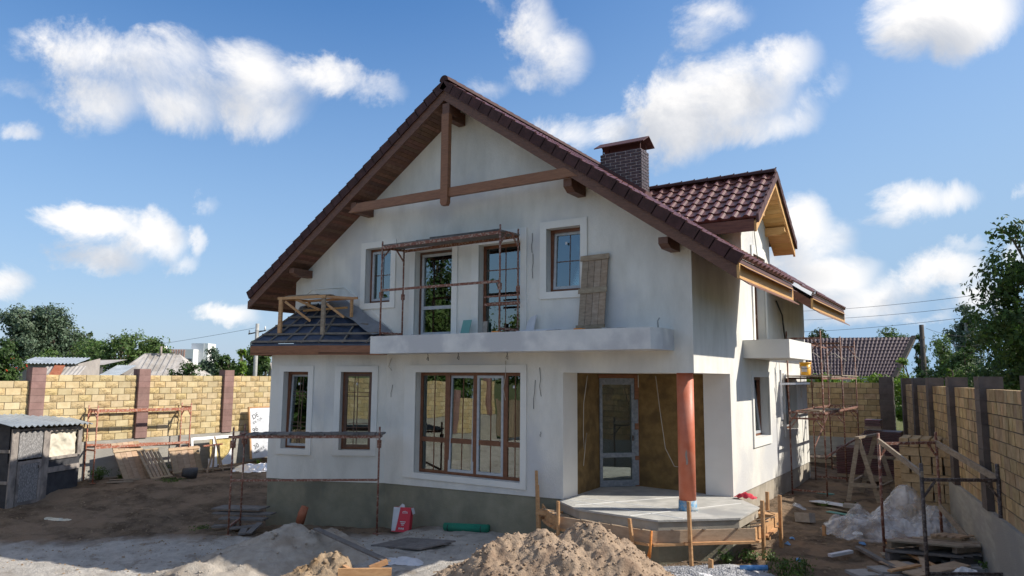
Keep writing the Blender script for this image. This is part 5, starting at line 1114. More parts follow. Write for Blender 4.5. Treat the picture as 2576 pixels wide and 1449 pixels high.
for i, (x, y, r_) in enumerate(((-.78, 15.2, .3), (-.45, 15.35, .32), (-.15, 15.1, .5), (-.4, 14.9, .3), (-.75, 14.8, .25))):
    F = Fr((x, y, gz(x, y)+.03+.01*i), (math.cos(r_), math.sin(r_), 0), (0, 0, 1), (-math.sin(r_), math.cos(r_), 0)); pv.bx(F, 0, .30, 0, .06, 0, .34)
single('paving_slabs', pv, M['paver'], 'grey paving slabs stacked loose against the fence base', 'paving slabs', (-.4, 15.1, 0))
# bucket on the scaffold
bk = thing('bucket', 'yellow orange paint bucket standing on the tall scaffold deck', 'bucket', (-4.12, 21.2, 3.37)); m = MB(); m.tube([(-4.12, 21.2, 3.365), (-4.12, 21.2, 3.40), (-4.12, 21.2, 3.68)], [.12, .125, .145], 24); m.build('body', M['bucket'], bk)
m = MB(); m.tube([(-4.12, 21.2, 3.68), (-4.12, 21.2, 3.72)], [.155, .155], 24); m.build('lid', M['bucket'], bk); m = MB(); m.grid(lambda a, b: (-4.12+.142*math.cos(-2.2+a*1.1), 21.2+.142*math.sin(-2.2+a*1.1), 3.46+b*.15), 8, 1); m.build('sticker', M['card'], bk)
m = MB(); m.tube([(-4.27, 21.2, 3.66), (-4.25, 21.08, 3.57), (-4.12, 21.04, 3.54), (-3.99, 21.08, 3.57), (-3.97, 21.2, 3.66)], .006, 5); m.build('handle', M['cabledark'], bk)
# T shaped marking square leaning on the side wall
m = MB(); m.bar((X0+.1, 20.15, 2.2), (X0+.1, 20.15, 3.5), .05, .03); m.bar((X0+.13, 19.95, 3.13), (X0+.75, 20.5, 3.15), .04, .05); single('lath', m, M['card'], 'pale straight laths propped against the side wall by the rear window', 'lath', (X0+.1, 20.2, 2.2))

# ------------------------------------------------------------------ left yard
FSd = Fr((-21.43, 9.03, 0), (-.418, .908, 0), (.908, .418, 0))
sh = thing('shed', 'low grey wooden shed with corrugated sheet roof beside the left fence', 'shed', (-22.1, 9.8, -.2)); WS, DS = 2.53, .85
m = MB()
m.bx(FSd, 0, WS, -.05, 0, -.4, .93); m.bx(FSd, .0, .04, -DS, -.05, -.4, 1.95); m.bx(FSd, WS-.04, WS, -DS, -.05, -.4, 1.85); m.bx(FSd, 0, WS, -DS-.03, -DS, -.4, 2.1)
m.build('wall', M['felt'], sh)
for u0, u1, v0, v1 in ((0, .22, -.25, 1.82), (1.08, 1.31, -.25, 1.76), (2.38, 2.53, .93, 1.76), (.22, 1.08, 1.74, 1.80)):
    m = MB(); m.bx(FSd, u0, u1, .0, .035, v0, v1); m.build('post', M['shedwood'], sh)
for u0, u1, v0, v1 in ((1.31, 2.38, 1.66, 1.76), (1.31, 2.40, .88, .96), (1.31, 2.52, .53, .68)):
    m = MB(); m.bx(FSd, u0, u1, .0, .032, v0, v1); m.build('crosspiece', M['shedwood'], sh)
m = MB(); m.bx(FSd, .25, 1.05, .002, .03, 1.0, 1.72); m.build('upper_panel', M['peel'], sh)
d_ = MB(); d_.bx(FSd, .25, 1.06, .002, .03, -.20, .95); d_.bx(FSd, .25, .33, .03, .045, -.20, .95); d_.bx(FSd, .98, 1.06, .03, .045, -.20, .95); d_.bx(FSd, .33, .98, .03, .045, .87, .95); d_.bx(FSd, .33, .98, .03, .045, -.20, -.12); d_ = d_.build('door', M['shedwood'], sh)
m = MB(); m.bx(FSd, .34, .97, .031, .036, -.11, .86); m.build('panel', M['peel'], d_); m = MB(); m.tube([FSd.p(.93, .06, .72), FSd.p(.93, .06, .80)], .012, 6); m.build('handle', M['darksteel'], d_)
m = MB(); m.grid(lambda a, b: FSd.p(1.32+a*1.06, -.04+.05*fbm(a*4, b*3+a*2.5, 2, 4), .95+b*.73), 30, 24); m.build('curtain', M['cloth'], sh)
m = MB()
def corr(mb, f, nu, nv, amp, waves):
    mb.grid(lambda a, b: f(a, b)+Vector((0, 0, amp*math.sin(2*math.pi*waves*a))), nu, nv)
for dz in (0, -.008):
    corr(m, lambda a, b: FSd.p(-.25+a*(WS+.40), .24-b*(DS+.38), 1.90+b*.27-.09*a+dz+.01*fbm(a*5, b*3, 1, 2)), 150, 3, .024, 15)
m.build('roof', M['corr'], sh)
m = MB(); m.bx(FSd, -.03, 0, -DS, 0, 1.2, 1.28); m.build('rail', M['shedwood'], sh); m = MB(); m.bx(FSd, -.03, 0, -DS, 0, .4, .48); m.build('rail', M['shedwood'], sh)
# leaning board panels
F = Fr((-21.75, 12.0, .2), (-.25, .97, 0), (.93, .24, .35), (-.33, -.08, .94)); F = Fr((-22.02, 12.45, .04), (-.10, .99, .02), (.9, .1, .3), (-.25, -.26, .9))
m = MB(); board_panel(m, F, .92, 1.22, 5, ((.92, .05),), thick=.03); single('plank_shutter', m, M['shutter'], 'leftmost of three brown board panels leaning at the red scaffold', 'shutter', (-21.6, 12.6, .2), 'board panels leaning by the red scaffold')
F = Fr((-21.72, 13.12, .05), (-.10, .99, .02), (.9, .1, .3), (-.30, -.36, .9))
m = MB()
for k in range(6): m.bx(F, .0+k*.125, .09+k*.125, 0, .022, 0, 1.0)
m.bx(F, -.01, .74, .022, .045, .0, .06); m.bx(F, -.01, .74, .022, .045, .95, 1.01); single('slatted_panel', m, M['shutter'], 'slatted pallet like panel with open gaps leaning between the board panels', 'slatted panel', (-21.4, 13.3, .1))
F = Fr((-22.10, 14.10, .05), (-.03, .99, .0), (.9, .1, .25), (-.22, -.13, .95))
m = MB(); board_panel(m, F, 1.08, .88, 5, ((.05, .06), (.78, .07))); single('plank_shutter', m, M['shutter'], 'rightmost of three brown board panels leaning at the red scaffold', 'shutter', (-21.6, 14.4, .15), 'board panels leaning by the red scaffold')
tb = MB(); c_ = Vector((-21.35, 14.15, .18)); ax = Vector((.35, .75, -.12)).normalized()
tb.tube([c_-ax*.2, c_+ax*.02, c_+ax*.22], [.13, .17, .19], 22, 0, True); single('rubber_tub', tb, M['black'], 'dark rubber tub lying on its side below the right board panel', 'tub', (-21.35, 14.15, .02))
# white frame with yellow wool
wp = thing('insulation_panel', 'torn white film panel with yellow wool leaning right of the red scaffold', 'panel', (-22.4, 15.7, .12))
F = Fr((-22.45, 14.95, .12), (.0, 1, 0), (1, 0, .1), (-.14, 0, 1))
m = MB(); m.bx(F, 0, 1.6, .0, .04, .95, 1.05); m.bx(F, 0, .08, 0, .04, .45, .95); m.bx(F, .82, .95, .03, .05, 0.0, .98); m.extr([F.p(.98, .02, .05), F.p(1.6, .02, .05), F.p(1.6, .02, .7), F.p(1.4, .02, .4)], F.N*.04); m.bx(F, .62, .82, .02, .05, 0, .3); m.build('film', M['whitefilm'], wp)
m = MB(); m.grid(lambda a, b: F.p(.72+a*.85, .0+.03*fbm(a*5, b*5, 4, 4), .08+b*.9), 24, 24); m.build('wool', M['woolyellow'], wp)
tr_ = thing('sawhorse', 'small broken wooden sawhorse in front of the white wool panel', 'sawhorse', (-21.8, 15.2, .25))
for a, b in (((-21.9, 15.4, .9), (-21.8, 15.1, .05)), ((-21.9, 15.4, .9), (-22.0, 15.45, .05)), ((-22.0, 15.45, 1.2), (-21.85, 15.75, .05)), ((-22.1, 15.7, .9), (-22.1, 15.8, .05))): m = MB(); m.bar(a, b, .045, .045); m.build('leg', M['shutter'], tr_)
m = MB(); m.bar((-22.08, 15.1, .9), (-22.05, 15.8, .92), .05, .05); m.build('top_beam', M['rustred'], tr_)
# foil faced board with print
fb = thing('foil_board', 'silver foil faced board in wooden edge leaning on the fence beside the house', 'board', (-22.4, 17.8, .15))
F = Fr((-22.40, 17.3, .16), (0, 1, 0), (1, 0, .12), (-.15, 0, 1)); m = MB(); m.bx(F, 0, 1.15, 0, .04, .12, 1.92); m.build('sheet', M['foil'], fb); m = MB(); m.bx(F, -.06, -.002, -.01, .05, .1, 1.95); m.bx(F, -.06, 1.15, -.01, .05, 1.925, 1.97); m.build('edge', M['freshwood'], fb)
def text(s, F_, u, v, size, rot, m_, par, thick=.002):
    c = bpy.data.curves.new('t', 'FONT'); c.body = s; c.size = size; c.extrude = 0; to = bpy.data.objects.new('t', c); LC.objects.link(to); bpy.context.view_layer.update()
    me = to.to_mesh(); mb = MB(); cr_, sr_ = math.cos(rot), math.sin(rot)
    mb.add([F_.p(u+p.co.x*cr_-p.co.y*sr_, .044, v+p.co.x*sr_+p.co.y*cr_) for p in me.vertices], [tuple(p.vertices) for p in me.polygons]); to.to_mesh_clear(); bpy.data.objects.remove(to)
    mb.build('print', m_, par)
for v, a_, b_ in ((1.5, 'DE', 'EX-TOL'), (1.02, '96', 'STEX'), (.42, '30', 'PROTEX')):
    text(a_, F, .12, v, .24, R(25), M['ink'], fb); text(b_, F, .13, v-.17, .13, R(25), M['ink'], fb)
m = MB(); rr = random.Random(77)
for i, (a, b, lb) in enumerate((((-22.2, 12.1, .12), (-21.9, 12.9, .08), 'weathered board lying under the leftmost brown panel'), ((-22.0, 11.9, .08), (-21.8, 12.6, .06), 'short raw board on the ground at the red scaffold foot'), ((-22.1, 15.2, .12), (-21.8, 16.6, .12), 'thin grey lath on the ground under the white wool panel'), ((-22.7, 11.7, .12), (-22.7, 14.6, .10), 'long grey board on the ground along the concrete base behind the red scaffold'))):
    m = MB(); m.bar(a, b, .14, .03); single('loose_board', m, M['greywood'], lb, 'board', a, 'boards along the left fence')
# ------------------------------------------------------------------ vegetation
def leaves(mb, lobes, n, size, rr, droop=.2, mi=0, gap=.42, seed=0, inner=.35):
    """leaf sized faces spread through the lobes (cx,cy,cz,rx,ry,rz), thinned by noise so that gaps show"""
    tot = sum(l[3]*l[4]*l[5] for l in lobes)
    for l in lobes:
        k = int(n*l[3]*l[4]*l[5]/tot)+1; done = 0; tries = 0
        while done < k and tries < k*8:
            tries += 1
            v = Vector((rr.gauss(0, 1), rr.gauss(0, 1), rr.gauss(0, 1))).normalized(); r_ = (inner+(1-inner)*rr.random())
            # bumpy outline
            bump_ = 1+.38*noise.noise((v.x*2.0+l[0], v.y*2.0+l[1], v.z*2.0+l[2]+seed))+.25*noise.noise((v.x*5+l[0], v.y*5, v.z*5+seed))+rr.uniform(-.06, .12)
            p = Vector((l[0]+v.x*l[3]*r_*bump_, l[1]+v.y*l[4]*r_*bump_, l[2]+v.z*l[5]*r_*bump_))
            sc_ = 1.6/max(.6, min(l[3], 3.0))
            if noise.noise((p.x*sc_+seed, p.y*sc_, p.z*sc_*1.3)) < gap-.5: continue
            done += 1
            out = (v+Vector((rr.uniform(-.7, .7), rr.uniform(-.7, .7), rr.uniform(-.5, .9)))).normalized()
            a = out.orthogonal().normalized(); b = out.cross(a); th = rr.uniform(0, 6.28); d = a*math.cos(th)+b*math.sin(th); d.z -= droop; d.normalize(); e = out.cross(d).normalized()
            s = size*rr.uniform(.6, 1.35)
            mb.add([p-d*s*.5, p+e*s*.32+out*s*.08, p+d*s*.6-Vector((0, 0, s*.12)), p-e*s*.32+out*s*.08], [(0, 1, 2, 3)], mi)
def tree(name, label, cat, x, y, z, lobes, n, size, lm, trunk=.18, seed=1, group=None, bark='bark', tw=None, rz=0, berries=0, gap=.42, inner=.35):
    """lobes relative to the foot; trunk tapers and sends limbs into the lobes"""
    n = int(n*1.7); size *= .72; rr = random.Random(seed); t = thing(name, label, cat, (x, y, z), 0, group); o_ = Vector((x, y, z))
    L = [(x+l[0], y+l[1], z+l[2], l[3], l[4], l[5]) for l in lobes]
    m = MB(); top = max(l[2] for l in lobes); low = min(l[2]-l[5] for l in lobes)
    if trunk:
        cx_ = sum(l[0] for l in lobes)/len(lobes); cy_ = sum(l[1] for l in lobes)/len(lobes)
        fork = max(.6, low+.25*(top-low)); pts = [o_-Vector((0, 0, .3)), o_+Vector((cx_*.2, cy_*.2, fork*.5)), o_+Vector((cx_*.4, cy_*.4, fork)), o_+Vector((cx_*.8, cy_*.8, top))]
        m.tube(pts, [trunk*1.15, trunk, trunk*.8, trunk*.15], 8)
        for l in L:
            c_ = Vector(l[:3]); st = pts[2].lerp(pts[3], rr.uniform(0, .4)); mid = st.lerp(c_, .5)+Vector((rr.uniform(-.3, .3), rr.uniform(-.3, .3), .2))
            m.tube([st, mid, c_], [trunk*.4, trunk*.25, trunk*.08], 6)
            for q in range(5):
                v = Vector((rr.uniform(-1, 1)*l[3], rr.uniform(-1, 1)*l[4], rr.uniform(-.6, 1)*l[5]))*.85
                m.tube([mid.lerp(c_, rr.random()), c_+v*.5+Vector((0, 0, .05)), c_+v], [trunk*.14, trunk*.08, trunk*.03], 4)
        m.build('trunk', M[bark], t)
    m = MB(); leaves(m, L, n, size, rr, seed=seed, gap=gap, inner=inner); m.build('crown', M[lm], t)
    if berries:
        m = MB()
        for i in range(berries):
            l = rr.choice(L); v = Vector((rr.gauss(0, 1), rr.gauss(0, 1), rr.gauss(0, 1))).normalized(); p = Vector((l[0]+v.x*l[3]*1.0, l[1]+v.y*l[4]*1.0, l[2]+v.z*l[5]*1.0))
            for q in range(6):
                c_ = p+Vector((rr.uniform(-.1, .1), rr.uniform(-.1, .1), rr.uniform(-.06, .06))); s = .03
                m.add([c_+Vector(k)*s for k in ((1, 0, 0), (-1, 0, 0), (0, 1, 0), (0, -1, 0), (0, 0, 1), (0, 0, -1))], [(0, 2, 4), (2, 1, 4), (1, 3, 4), (3, 0, 4), (2, 0, 5), (1, 2, 5), (3, 1, 5), (0, 3, 5)])
        m.build('berries', M['berry'], t)
    return t
RV = Vector((_r0.x, _r0.y, 0))
def spread(rr, w, h, d, n, base=.35):
    """n lobes filling a crown w wide, d deep, between base*h and h"""
    L = []
    for i in range(n*2):
        a = rr.uniform(0, 6.28); q = math.sqrt(rr.random()); zz = h*(base+(1-base)*rr.uniform(.02, .86)); f = 1-.5*max(0, zz/h-.5)
        r_ = min(rr.uniform(.20, .34)*w, .3*h); L.append((math.cos(a)*q*w*.36*f, math.sin(a)*q*d*.36*f, zz, r_*.8, r_*.8, r_*.62))
    rt_ = min(.2*w, .2*h); L.append((0, 0, h-rt_*.8, rt_, rt_, rt_*.8)); L.append((0, 0, h*(base+(1-base)*.45), w*.32, d*.32, h*(1-base)*.36)); return L
def ptree(name, label, cat, px, depth, pw, ytop, lm, n, size, seed, lob=9, base=.3, group=None, bark='bark', berries=0, gap=.42, trunk=None, z=.2):
    f_ = at(px, 950, depth); top = at(px, ytop, depth).z; w = pw/FPX*depth; h = top-z; rr = random.Random(seed)
    return tree(name, label, cat, f_.x, f_.y, z, spread(rr, w, h, w, lob, base), n, size, lm, trunk or .03*h, seed, group, bark, berries=berries, gap=gap)
G1 = 'trees beyond the left fence'
ptree('tree', 'big grey green tree rising highest beyond the left fence', 'tree', 82, 62, 190, 764, 'leafgrey', 11000, .34, 1, 15, .3, G1)
ptree('tree', 'second grey green tree on the right flank of the tallest one', 'tree', 150, 64, 150, 806, 'leafgrey', 8000, .32, 41, 13, .1, G1)
ptree('tree', 'broad green tree filling the gap behind the first fence pillar', 'tree', 120, 44, 150, 872, 'leafmid', 5200, .22, 42, 10, .1, G1)
ptree('tree', 'dark tree with orange red berries at the left picture edge', 'tree', 8, 30, 130, 845, 'leafdark', 7000, .17, 2, 12, .05, G1, berries=22)
ptree('tree', 'far dark trees left of the orchard in the haze', 'tree', 188, 120, 90, 832, 'leafdark', 3500, .55, 3, 9, .2, G1)
ptree('tree', 'far dark pointed tree behind the orchard', 'tree', 218, 130, 40, 834, 'leafdark', 1800, .6, 31, 7, .2, G1)
ptree('tree', 'green orchard tree behind the pale shed roof', 'tree', 225, 50, 170, 846, 'leafmid', 6000, .25, 4, 10, .15, G1)
ptree('tree', 'green orchard tree standing mid way between the fence pillars', 'tree', 300, 48, 175, 832, 'leafmid', 7500, .25, 5, 11, .15, G1)
ptree('tree', 'green orchard tree left of the striped far building', 'tree', 378, 50, 130, 845, 'leafmid', 6500, .25, 6, 10, .15, G1)
ptree('tree', 'small dark tree low behind the first fence bay', 'tree', 215, 36, 75, 892, 'leafdark', 3600, .2, 7, 8, .15, G1)
ptree('tree', 'small dark green tree in front of the hipped grey roof', 'tree', 470, 30, 125, 905, 'leafdark', 3600, .15, 8, 10, .3, G1, gap=.5)
ptree('tree', 'dark rounded tree right of the hipped grey roof', 'tree', 566, 34, 85, 893, 'leafdark', 5200, .19, 81, 9, .2, G1)
ptree('tree', 'round grey green tree below the striped far building', 'tree', 530, 75, 80, 870, 'leafgrey', 3500, .35, 9, 8, .2, G1)
ptree('vine', 'bright yellow green climbing plant above the fence by the house', 'vine', 605, 28, 60, 876, 'leafbright', 4200, .13, 10, 7, .2, None)
ptree('tree', 'dark green tree directly behind the concrete power pole', 'tree', 640, 55, 95, 858, 'leafmid', 3800, .28, 11, 8, .2, G1)
ptree('bush', 'dark bush above the fence at the left house corner', 'bush', 665, 29, 70, 915, 'leafdark', 2800, .14, 12, 6, .3, None)
G2 = 'trees beyond the right and far fences'
ptree('tree', 'tall birch with pale drooping foliage right of the tiled roof', 'birch', 2440, 42, 120, 757, 'leafgrey', 9000, .20, 20, 12, .15, G2, 'birchbark')
tree('tree', 'large dark walnut tree leaning in at the right picture edge', 'tree', 1.5, 24.9, .2, [(-.3, 0, 5.9, 1.3, 1.3, 1.1), (.6, .3, 7.0, 1.1, 1.2, .9), (-1.0, -.2, 4.6, 1.0, 1.1, .9), (.4, .1, 4.4, 1.5, 1.5, 1.2), (1.6, .4, 5.6, 1.3, 1.4, 1.2), (-.7, -.5, 7.2, .5, .5, .45), (1.5, 0, 3.4, 1.3, 1.2, 1.0), (-.5, .3, 3.3, .9, .9, .8)], 9000, .19, 'leafdark', .17, 21, G2, gap=.5)
tree('tree', 'dark leafy tree behind the walnut beyond the right fence', 'tree', 2.0, 30.5, .2, [(0, 0, 4.6, 2.0, 2.0, 1.6), (-1.2, .4, 3.2, 1.6, 1.5, 1.3), (1.2, 0, 6.2, 1.6, 1.5, 1.4), (.2, .3, 7.4, 1.1, 1.1, .9), (-.4, 0, 2.0, 1.6, 1.6, 1.2)], 9000, .2, 'leafdark', .2, 22, G2)
ptree('tree', 'mid green shrubby tree behind the dark wooden pole', 'tree', 2375, 36, 130, 838, 'leafmid', 7000, .17, 23, 12, .1, G2)
ptree('tree', 'dark tree left of the birch foot beyond the fence', 'tree', 2440, 33, 120, 868, 'leafdark', 6500, .17, 24, 11, .05, G2)
ptree('tree', 'tree top with curling branches above the tiled neighbouring roof', 'tree', 2240, 62, 110, 818, 'leafmid', 4200, .26, 25, 9, .35, G2, gap=.55)
ptree('tree', 'rounded dark tree top above the left end of the tiled neighbouring roof', 'tree', 2065, 66, 95, 822, 'leafdark', 4200, .28, 26, 9, .3, G2)
ptree('tree', 'dark overgrown shrub at the gable of the tiled neighbouring roof', 'tree', 2320, 44, 55, 838, 'leafdark', 3000, .18, 27, 8, .2, G2)
ptree('bush', 'bright green sunlit bush above the fence corner', 'bush', 2272, 31, 72, 900, 'leafbright', 3400, .16, 28, 7, .3, None)
ptree('bush', 'small bright green shoots above the right fence near the concrete pole', 'bush', 2390, 28, 34, 925, 'leafbright', 900, .13, 29, 4, .7, None)
ptree('bush', 'low green bush row beyond the right fence by the concrete pole', 'bush', 2450, 29, 110, 925, 'leafmid', 2600, .14, 30, 7, .5, None)
m = MB(); rr = random.Random(90)
leaves(m, [(-7.5+k*.5, 29.4, 3.1+.12*math.sin(k*1.7), .45, .3, .30) for k in range(11)], 3200, .12, rr, gap=.35); single('hedge', m, M['leafbright'], 'sunlit leafy hedge showing above the far end fence', 'hedge', (-5, 29.4, .3))
# behind the camera: what the panes mirror
for i, (x, y, h, w_, lm, lb) in enumerate(((-33, -13, 15, 9, 'leafdark', 'tall dark tree behind the street fence mirrored in the left balcony door'), (-25, -16, 8, 9, 'leafmid', 'green tree behind the street fence mirrored in the big window'), (-38, -4, 12, 9, 'leafdark', 'dark tree past the front corner of the yard'), (-17, -18, 8.5, 8, 'leafmid', 'rounded green tree behind the plank fence'), (-40, 6, 9, 8, 'leafmid', 'green tree west of the left fence'), (-28, -6, 7.5, 8, 'leafmid', 'green tree at the front end of the left fence'), (-29, 1.5, 7, 7, 'leafdark', 'dark green tree beyond the left fence before the shed'))):
    rr = random.Random(200+i); tree('tree', lb, 'tree', x, y, .2, spread(rr, w_, h, w_, 10, .12), 5000, .42, lm, .25, 200+i, 'trees across the street')
fence('yard_fence', 'yellow block fence along the street behind the photographer', (-20.4, -6.2), (1, 0), (0, 1), [.2, 3.35, 6.5, 9.65, 12.8, 15.95], lambda k, s: 3.1, 1.1, .1, lambda s: 3.3, 0, 19, 'alt')
pf = thing('plank_fence', 'grey vertical plank fence closing the street side of the yard', 'fence', (-10, -6.2, 0)); m = MB(); rr = random.Random(6); x = -22.8
while x < -20.6: m.box(x, x+.14, -6.2-rr.uniform(0, .02), -6.17, .1, 2.0+rr.uniform(-.05, .05)); x += .152
m.build('planks', M['greywood'], pf); m = MB(); m.box(-22.8, -20.6, -6.26, -6.23, .5, .6); m.box(-22.8, -20.6, -6.26, -6.23, 1.5, 1.6); m.build('rail', M['greywood'], pf)
# weeds and grass tufts
def weed(x, y, h, w_, n, lm, seed, size=.05):
    rr = random.Random(seed); m = MB(); z0 = gz(x, y)
    for k in range(max(3, n//16)):
        a = rr.uniform(0, 6.28); e = Vector((math.cos(a)*w_*rr.random(), math.sin(a)*w_*rr.random(), h*rr.uniform(.5, 1))); m.tube([(x+e.x*.3, y+e.y*.3, z0), (x+e.x*.7, y+e.y*.7, z0+e.z*.6), (x+e.x, y+e.y, z0+e.z)], [.006, .004, .002], 4)
    leaves(m, [(x, y, z0+h*.5, w_, w_, h*.55)], n, size, rr, gap=.3, inner=.1); return m
WD = [(-4.02, 13.25, .22, .18, 150, 'leafmid', 'low leafy weed nearest the wooden peg by the porch foundation'), (-3.72, 13.5, .24, .2, 170, 'leafmid', 'leafy weed under the outer porch corner'), (-3.3, 13.2, .3, .2, 140, 'grass', 'tall thin weed beside the blue tube'), (-3.0, 12.9, .32, .28, 240, 'grass', 'bushy weed right of the blue tube'), (-2.75, 13.4, .25, .25, 160, 'grass', 'sparse weed on bare earth right of the porch stakes'),
      (-2.7, 12.7, .25, .3, 180, 'grass', 'low weed at the lower edge right of the gravel'), (-22.5, 11.95, .4, .3, 420, 'grass', 'green weeds at the foot of the fence beside the shed'), (-22.6, 12.7, .3, .2, 260, 'leafmid', 'weeds behind the leftmost leaning board panel'), (-22.5, 14.05, .35, .2, 160, 'grass', 'weeds between the slatted panel and right board panel'), (-21.2, 13.4, .07, .5, 260, 'grass', 'flat grass patch in front of the slatted panel'),
      (-.35, 15.75, .25, .25, 240, 'leafmid', 'dark weeds at the fence base beside the pallets'), (-.1, 15.1, .2, .2, 160, 'leafmid', 'dark weeds at the fence base beside the paving slabs'), (-2.95, 19.7, .08, .35, 220, 'grass', 'grass tuft between the sheet offcuts and sawhorse'), (-3.4, 19.3, .08, .25, 130, 'grass', 'thin grass tuft left of the sheet offcuts'), (-15.8, 10.9, .08, .35, 120, 'grass', 'thin grass tuft left of the bay scaffold foot'), (-21.9, 17.2, .3, .15, 100, 'leafbright', 'bright weed at the foot of the foil board')]
for i, (x, y, h, w_, n, lm, lb) in enumerate(WD): single('weed', weed(x, y, h, w_, n, lm, 300+i, .045 if lm != 'leafmid' else .06), M[lm], lb, 'weed', (x, y, gz(x, y)), 'weeds in the yard')
# loose stones, clods and chips lying about: one mass
m = MB(); rr = random.Random(55)
for i in range(9000):
    x = rr.uniform(-21.5, .2); y = rr.uniform(6.8, 17) if i % 4 else rr.uniform(16, 27); s = rr.choice((.01, .014, .02, .03))*rr.uniform(.7, 1.3)
    if X0-11.4 < x < X0+.05 and y > 12.9: continue
    if x > X0 and x > .17-.174*(y-13.5)-.15: continue
    if fbm(x*.9, y*.9, 4, 3) < -.1 and rr.random() < .7: continue
    z = gz(x, y); m.add([(x+s*rr.uniform(.6, 1.2), y, z), (x, y+s*rr.uniform(.6, 1.2), z), (x-s, y, z), (x, y-s*rr.uniform(.6, 1.2), z), (x, y, z+s*rr.uniform(.4, .9))], [(0, 1, 4), (1, 2, 4), (2, 3, 4), (3, 0, 4)])
single('clods', m, M['clay'], 'small clods and stones scattered over the whole yard', 'clods', (-10, 12, 0), kind='stuff')

# ------------------------------------------------------------------ beyond the fences
def bld(name, label, cat, px, depth, rz): f_ = at(px, 950, depth); return thing(name, label, cat, (f_.x, f_.y, .2), rz), f_
def local(root):
    inv = INV[root].inverted(); return lambda x, y, z: inv @ Vector((x, y, z))
# hipped grey roof house
h_, f_ = bld('neighbour_house', 'neighbour house with hipped grey corrugated roof beyond the left fence', 'house', 392, 42, YAW+R(10)); P_ = local(h_)
zt_ = at(420, 889, 42).z-.2; ze = at(420, 955, 42).z-.4
m = MB(); m.quad(P_(-2.3, -1.5, ze), P_(2.9, -1.5, ze), P_(.9, 1.2, zt_), P_(-1.0, 1.2, zt_)); m.add([P_(-2.3, -1.5, ze), P_(-1.0, 1.2, zt_), P_(-2.3, 4, ze)], [(0, 1, 2)]); m.add([P_(2.9, -1.5, ze), P_(2.9, 4, ze), P_(.9, 1.2, zt_)], [(0, 1, 2)]); m.quad(P_(2.9, 4, ze), P_(-2.3, 4, ze), P_(-1.0, 1.2, zt_), P_(.9, 1.2, zt_))
for k in range(-7, 9): x0 = k*.33; x1 = x0*.42+.0; m.bar(P_(x0+.3, -1.5, ze+.02), P_(max(-.95, min(.85, (x0+.3))), 1.15 if -.95 < x0+.3 < .85 else 1.2-(abs(x0+.3-(-.95 if x0+.3 < 0 else .85)))/(1.35 if x0+.3 < 0 else 2.05)*2.7, zt_+.02 if -.95 < x0+.3 < .85 else zt_-(abs(x0+.3-(-.95 if x0+.3 < 0 else .85)))/(1.35 if x0+.3 < 0 else 2.05)*(zt_-ze)), .1, .03)
m.bar(P_(-1.0, 1.2, zt_), P_(.9, 1.2, zt_), .12, .08); m.bar(P_(-2.3, -1.5, ze), P_(-1.0, 1.2, zt_), .12, .06); m.build('roof', M['asb'], h_)
m = MB(); 
for a, b in (((-2.1, -1.3), (2.7, -1.3)), ((2.7, -1.3), (2.7, 3.8)), ((2.7, 3.8), (-2.1, 3.8)), ((-2.1, 3.8), (-2.1, -1.3))): m.quad(P_(*a, 0), P_(*b, 0), P_(*b, ze+.05), P_(*a, ze+.05))
m.build('wall', M['rendergrey'], h_); m = MB(); m.tube([P_(-.1, 1.0, zt_-.3), P_(-.1, 1.0, zt_+.45)], .07, 8); m.build('chimney', M['stonegrey'], h_)
m = MB(); a = -3.9; zz_ = at(330, 914, 40).z-.2; m.quad(P_(a, -2.4, zz_-.25), P_(a+1.9, -2.4, zz_-.1), P_(a+2.2, .3, zz_+.25), P_(a+.4, .3, zz_+.2)); m.build('porch_roof', M['asb'], h_); m = MB(); m.quad(P_(a+.1, -2.2, 0), P_(a+1.8, -2.2, 0), P_(a+1.8, -2.2, zz_-.2), P_(a+.1, -2.2, zz_-.3)); m.build('porch_wall', M['rendergrey'], h_)
# pale corrugated shed roofs
s_, f_ = bld('outbuilding', 'old outbuilding with pale corrugated roof and rusty sheet beyond the left fence', 'outbuilding', 135, 34, YAW+R(8)); P_ = local(s_); z1 = at(135, 898, 34).z-.2; z0_ = at(135, 915, 34).z-.2
m = MB(); m.grid(lambda a, b: P_(-1.35+a*2.55, -.6+b*1.6, z0_+(z1-z0_)*b+.03*math.sin(a*2*math.pi*16)), 128, 2); m.build('roof', M['corr'], s_); m = MB(); m.quad(P_(-1.3, -.4, 0), P_(1.2, -.4, 0), P_(1.2, -.4, z0_), P_(-1.3, -.4, z0_)); m.quad(P_(1.2, -.4, 0), P_(1.2, 2, 0), P_(1.2, 2, z1), P_(1.2, -.4, z0_)); m.build('wall', M['rendergrey'], s_)
m = MB(); m.quad(P_(.35, -1.3, z0_-.55), P_(.85, -1.3, z0_-.55), P_(.7, -.5, z0_-.02), P_(.25, -.5, z0_-.02)); m.build('rusty_sheet', M['terracotta'], s_); m = MB(); m.grid(lambda a, b: P_(-.1+a*1.7, -1.4+b*.9, z0_-.62+.52*b+.02*math.sin(a*60)), 40, 2); m.build('lower_roof', M['asb'], s_)
s_, f_ = bld('outbuilding', 'small white corrugated roof left of the hipped grey house', 'outbuilding', 293, 40, YAW); P_ = local(s_); z1 = at(293, 918, 40).z-.2
m = MB(); m.grid(lambda a, b: P_(-.55+a*1.1, -1+b*2.0, z1-.65+.65*b+.025*math.sin(a*2*math.pi*9)), 72, 2); m.build('roof', M['corr'], s_); m = MB(); m.quad(P_(-.5, -.8, 0), P_(.5, -.8, 0), P_(.5, -.8, z1-.6), P_(-.5, -.8, z1-.6)); m.build('wall', M['rendergrey'], s_)
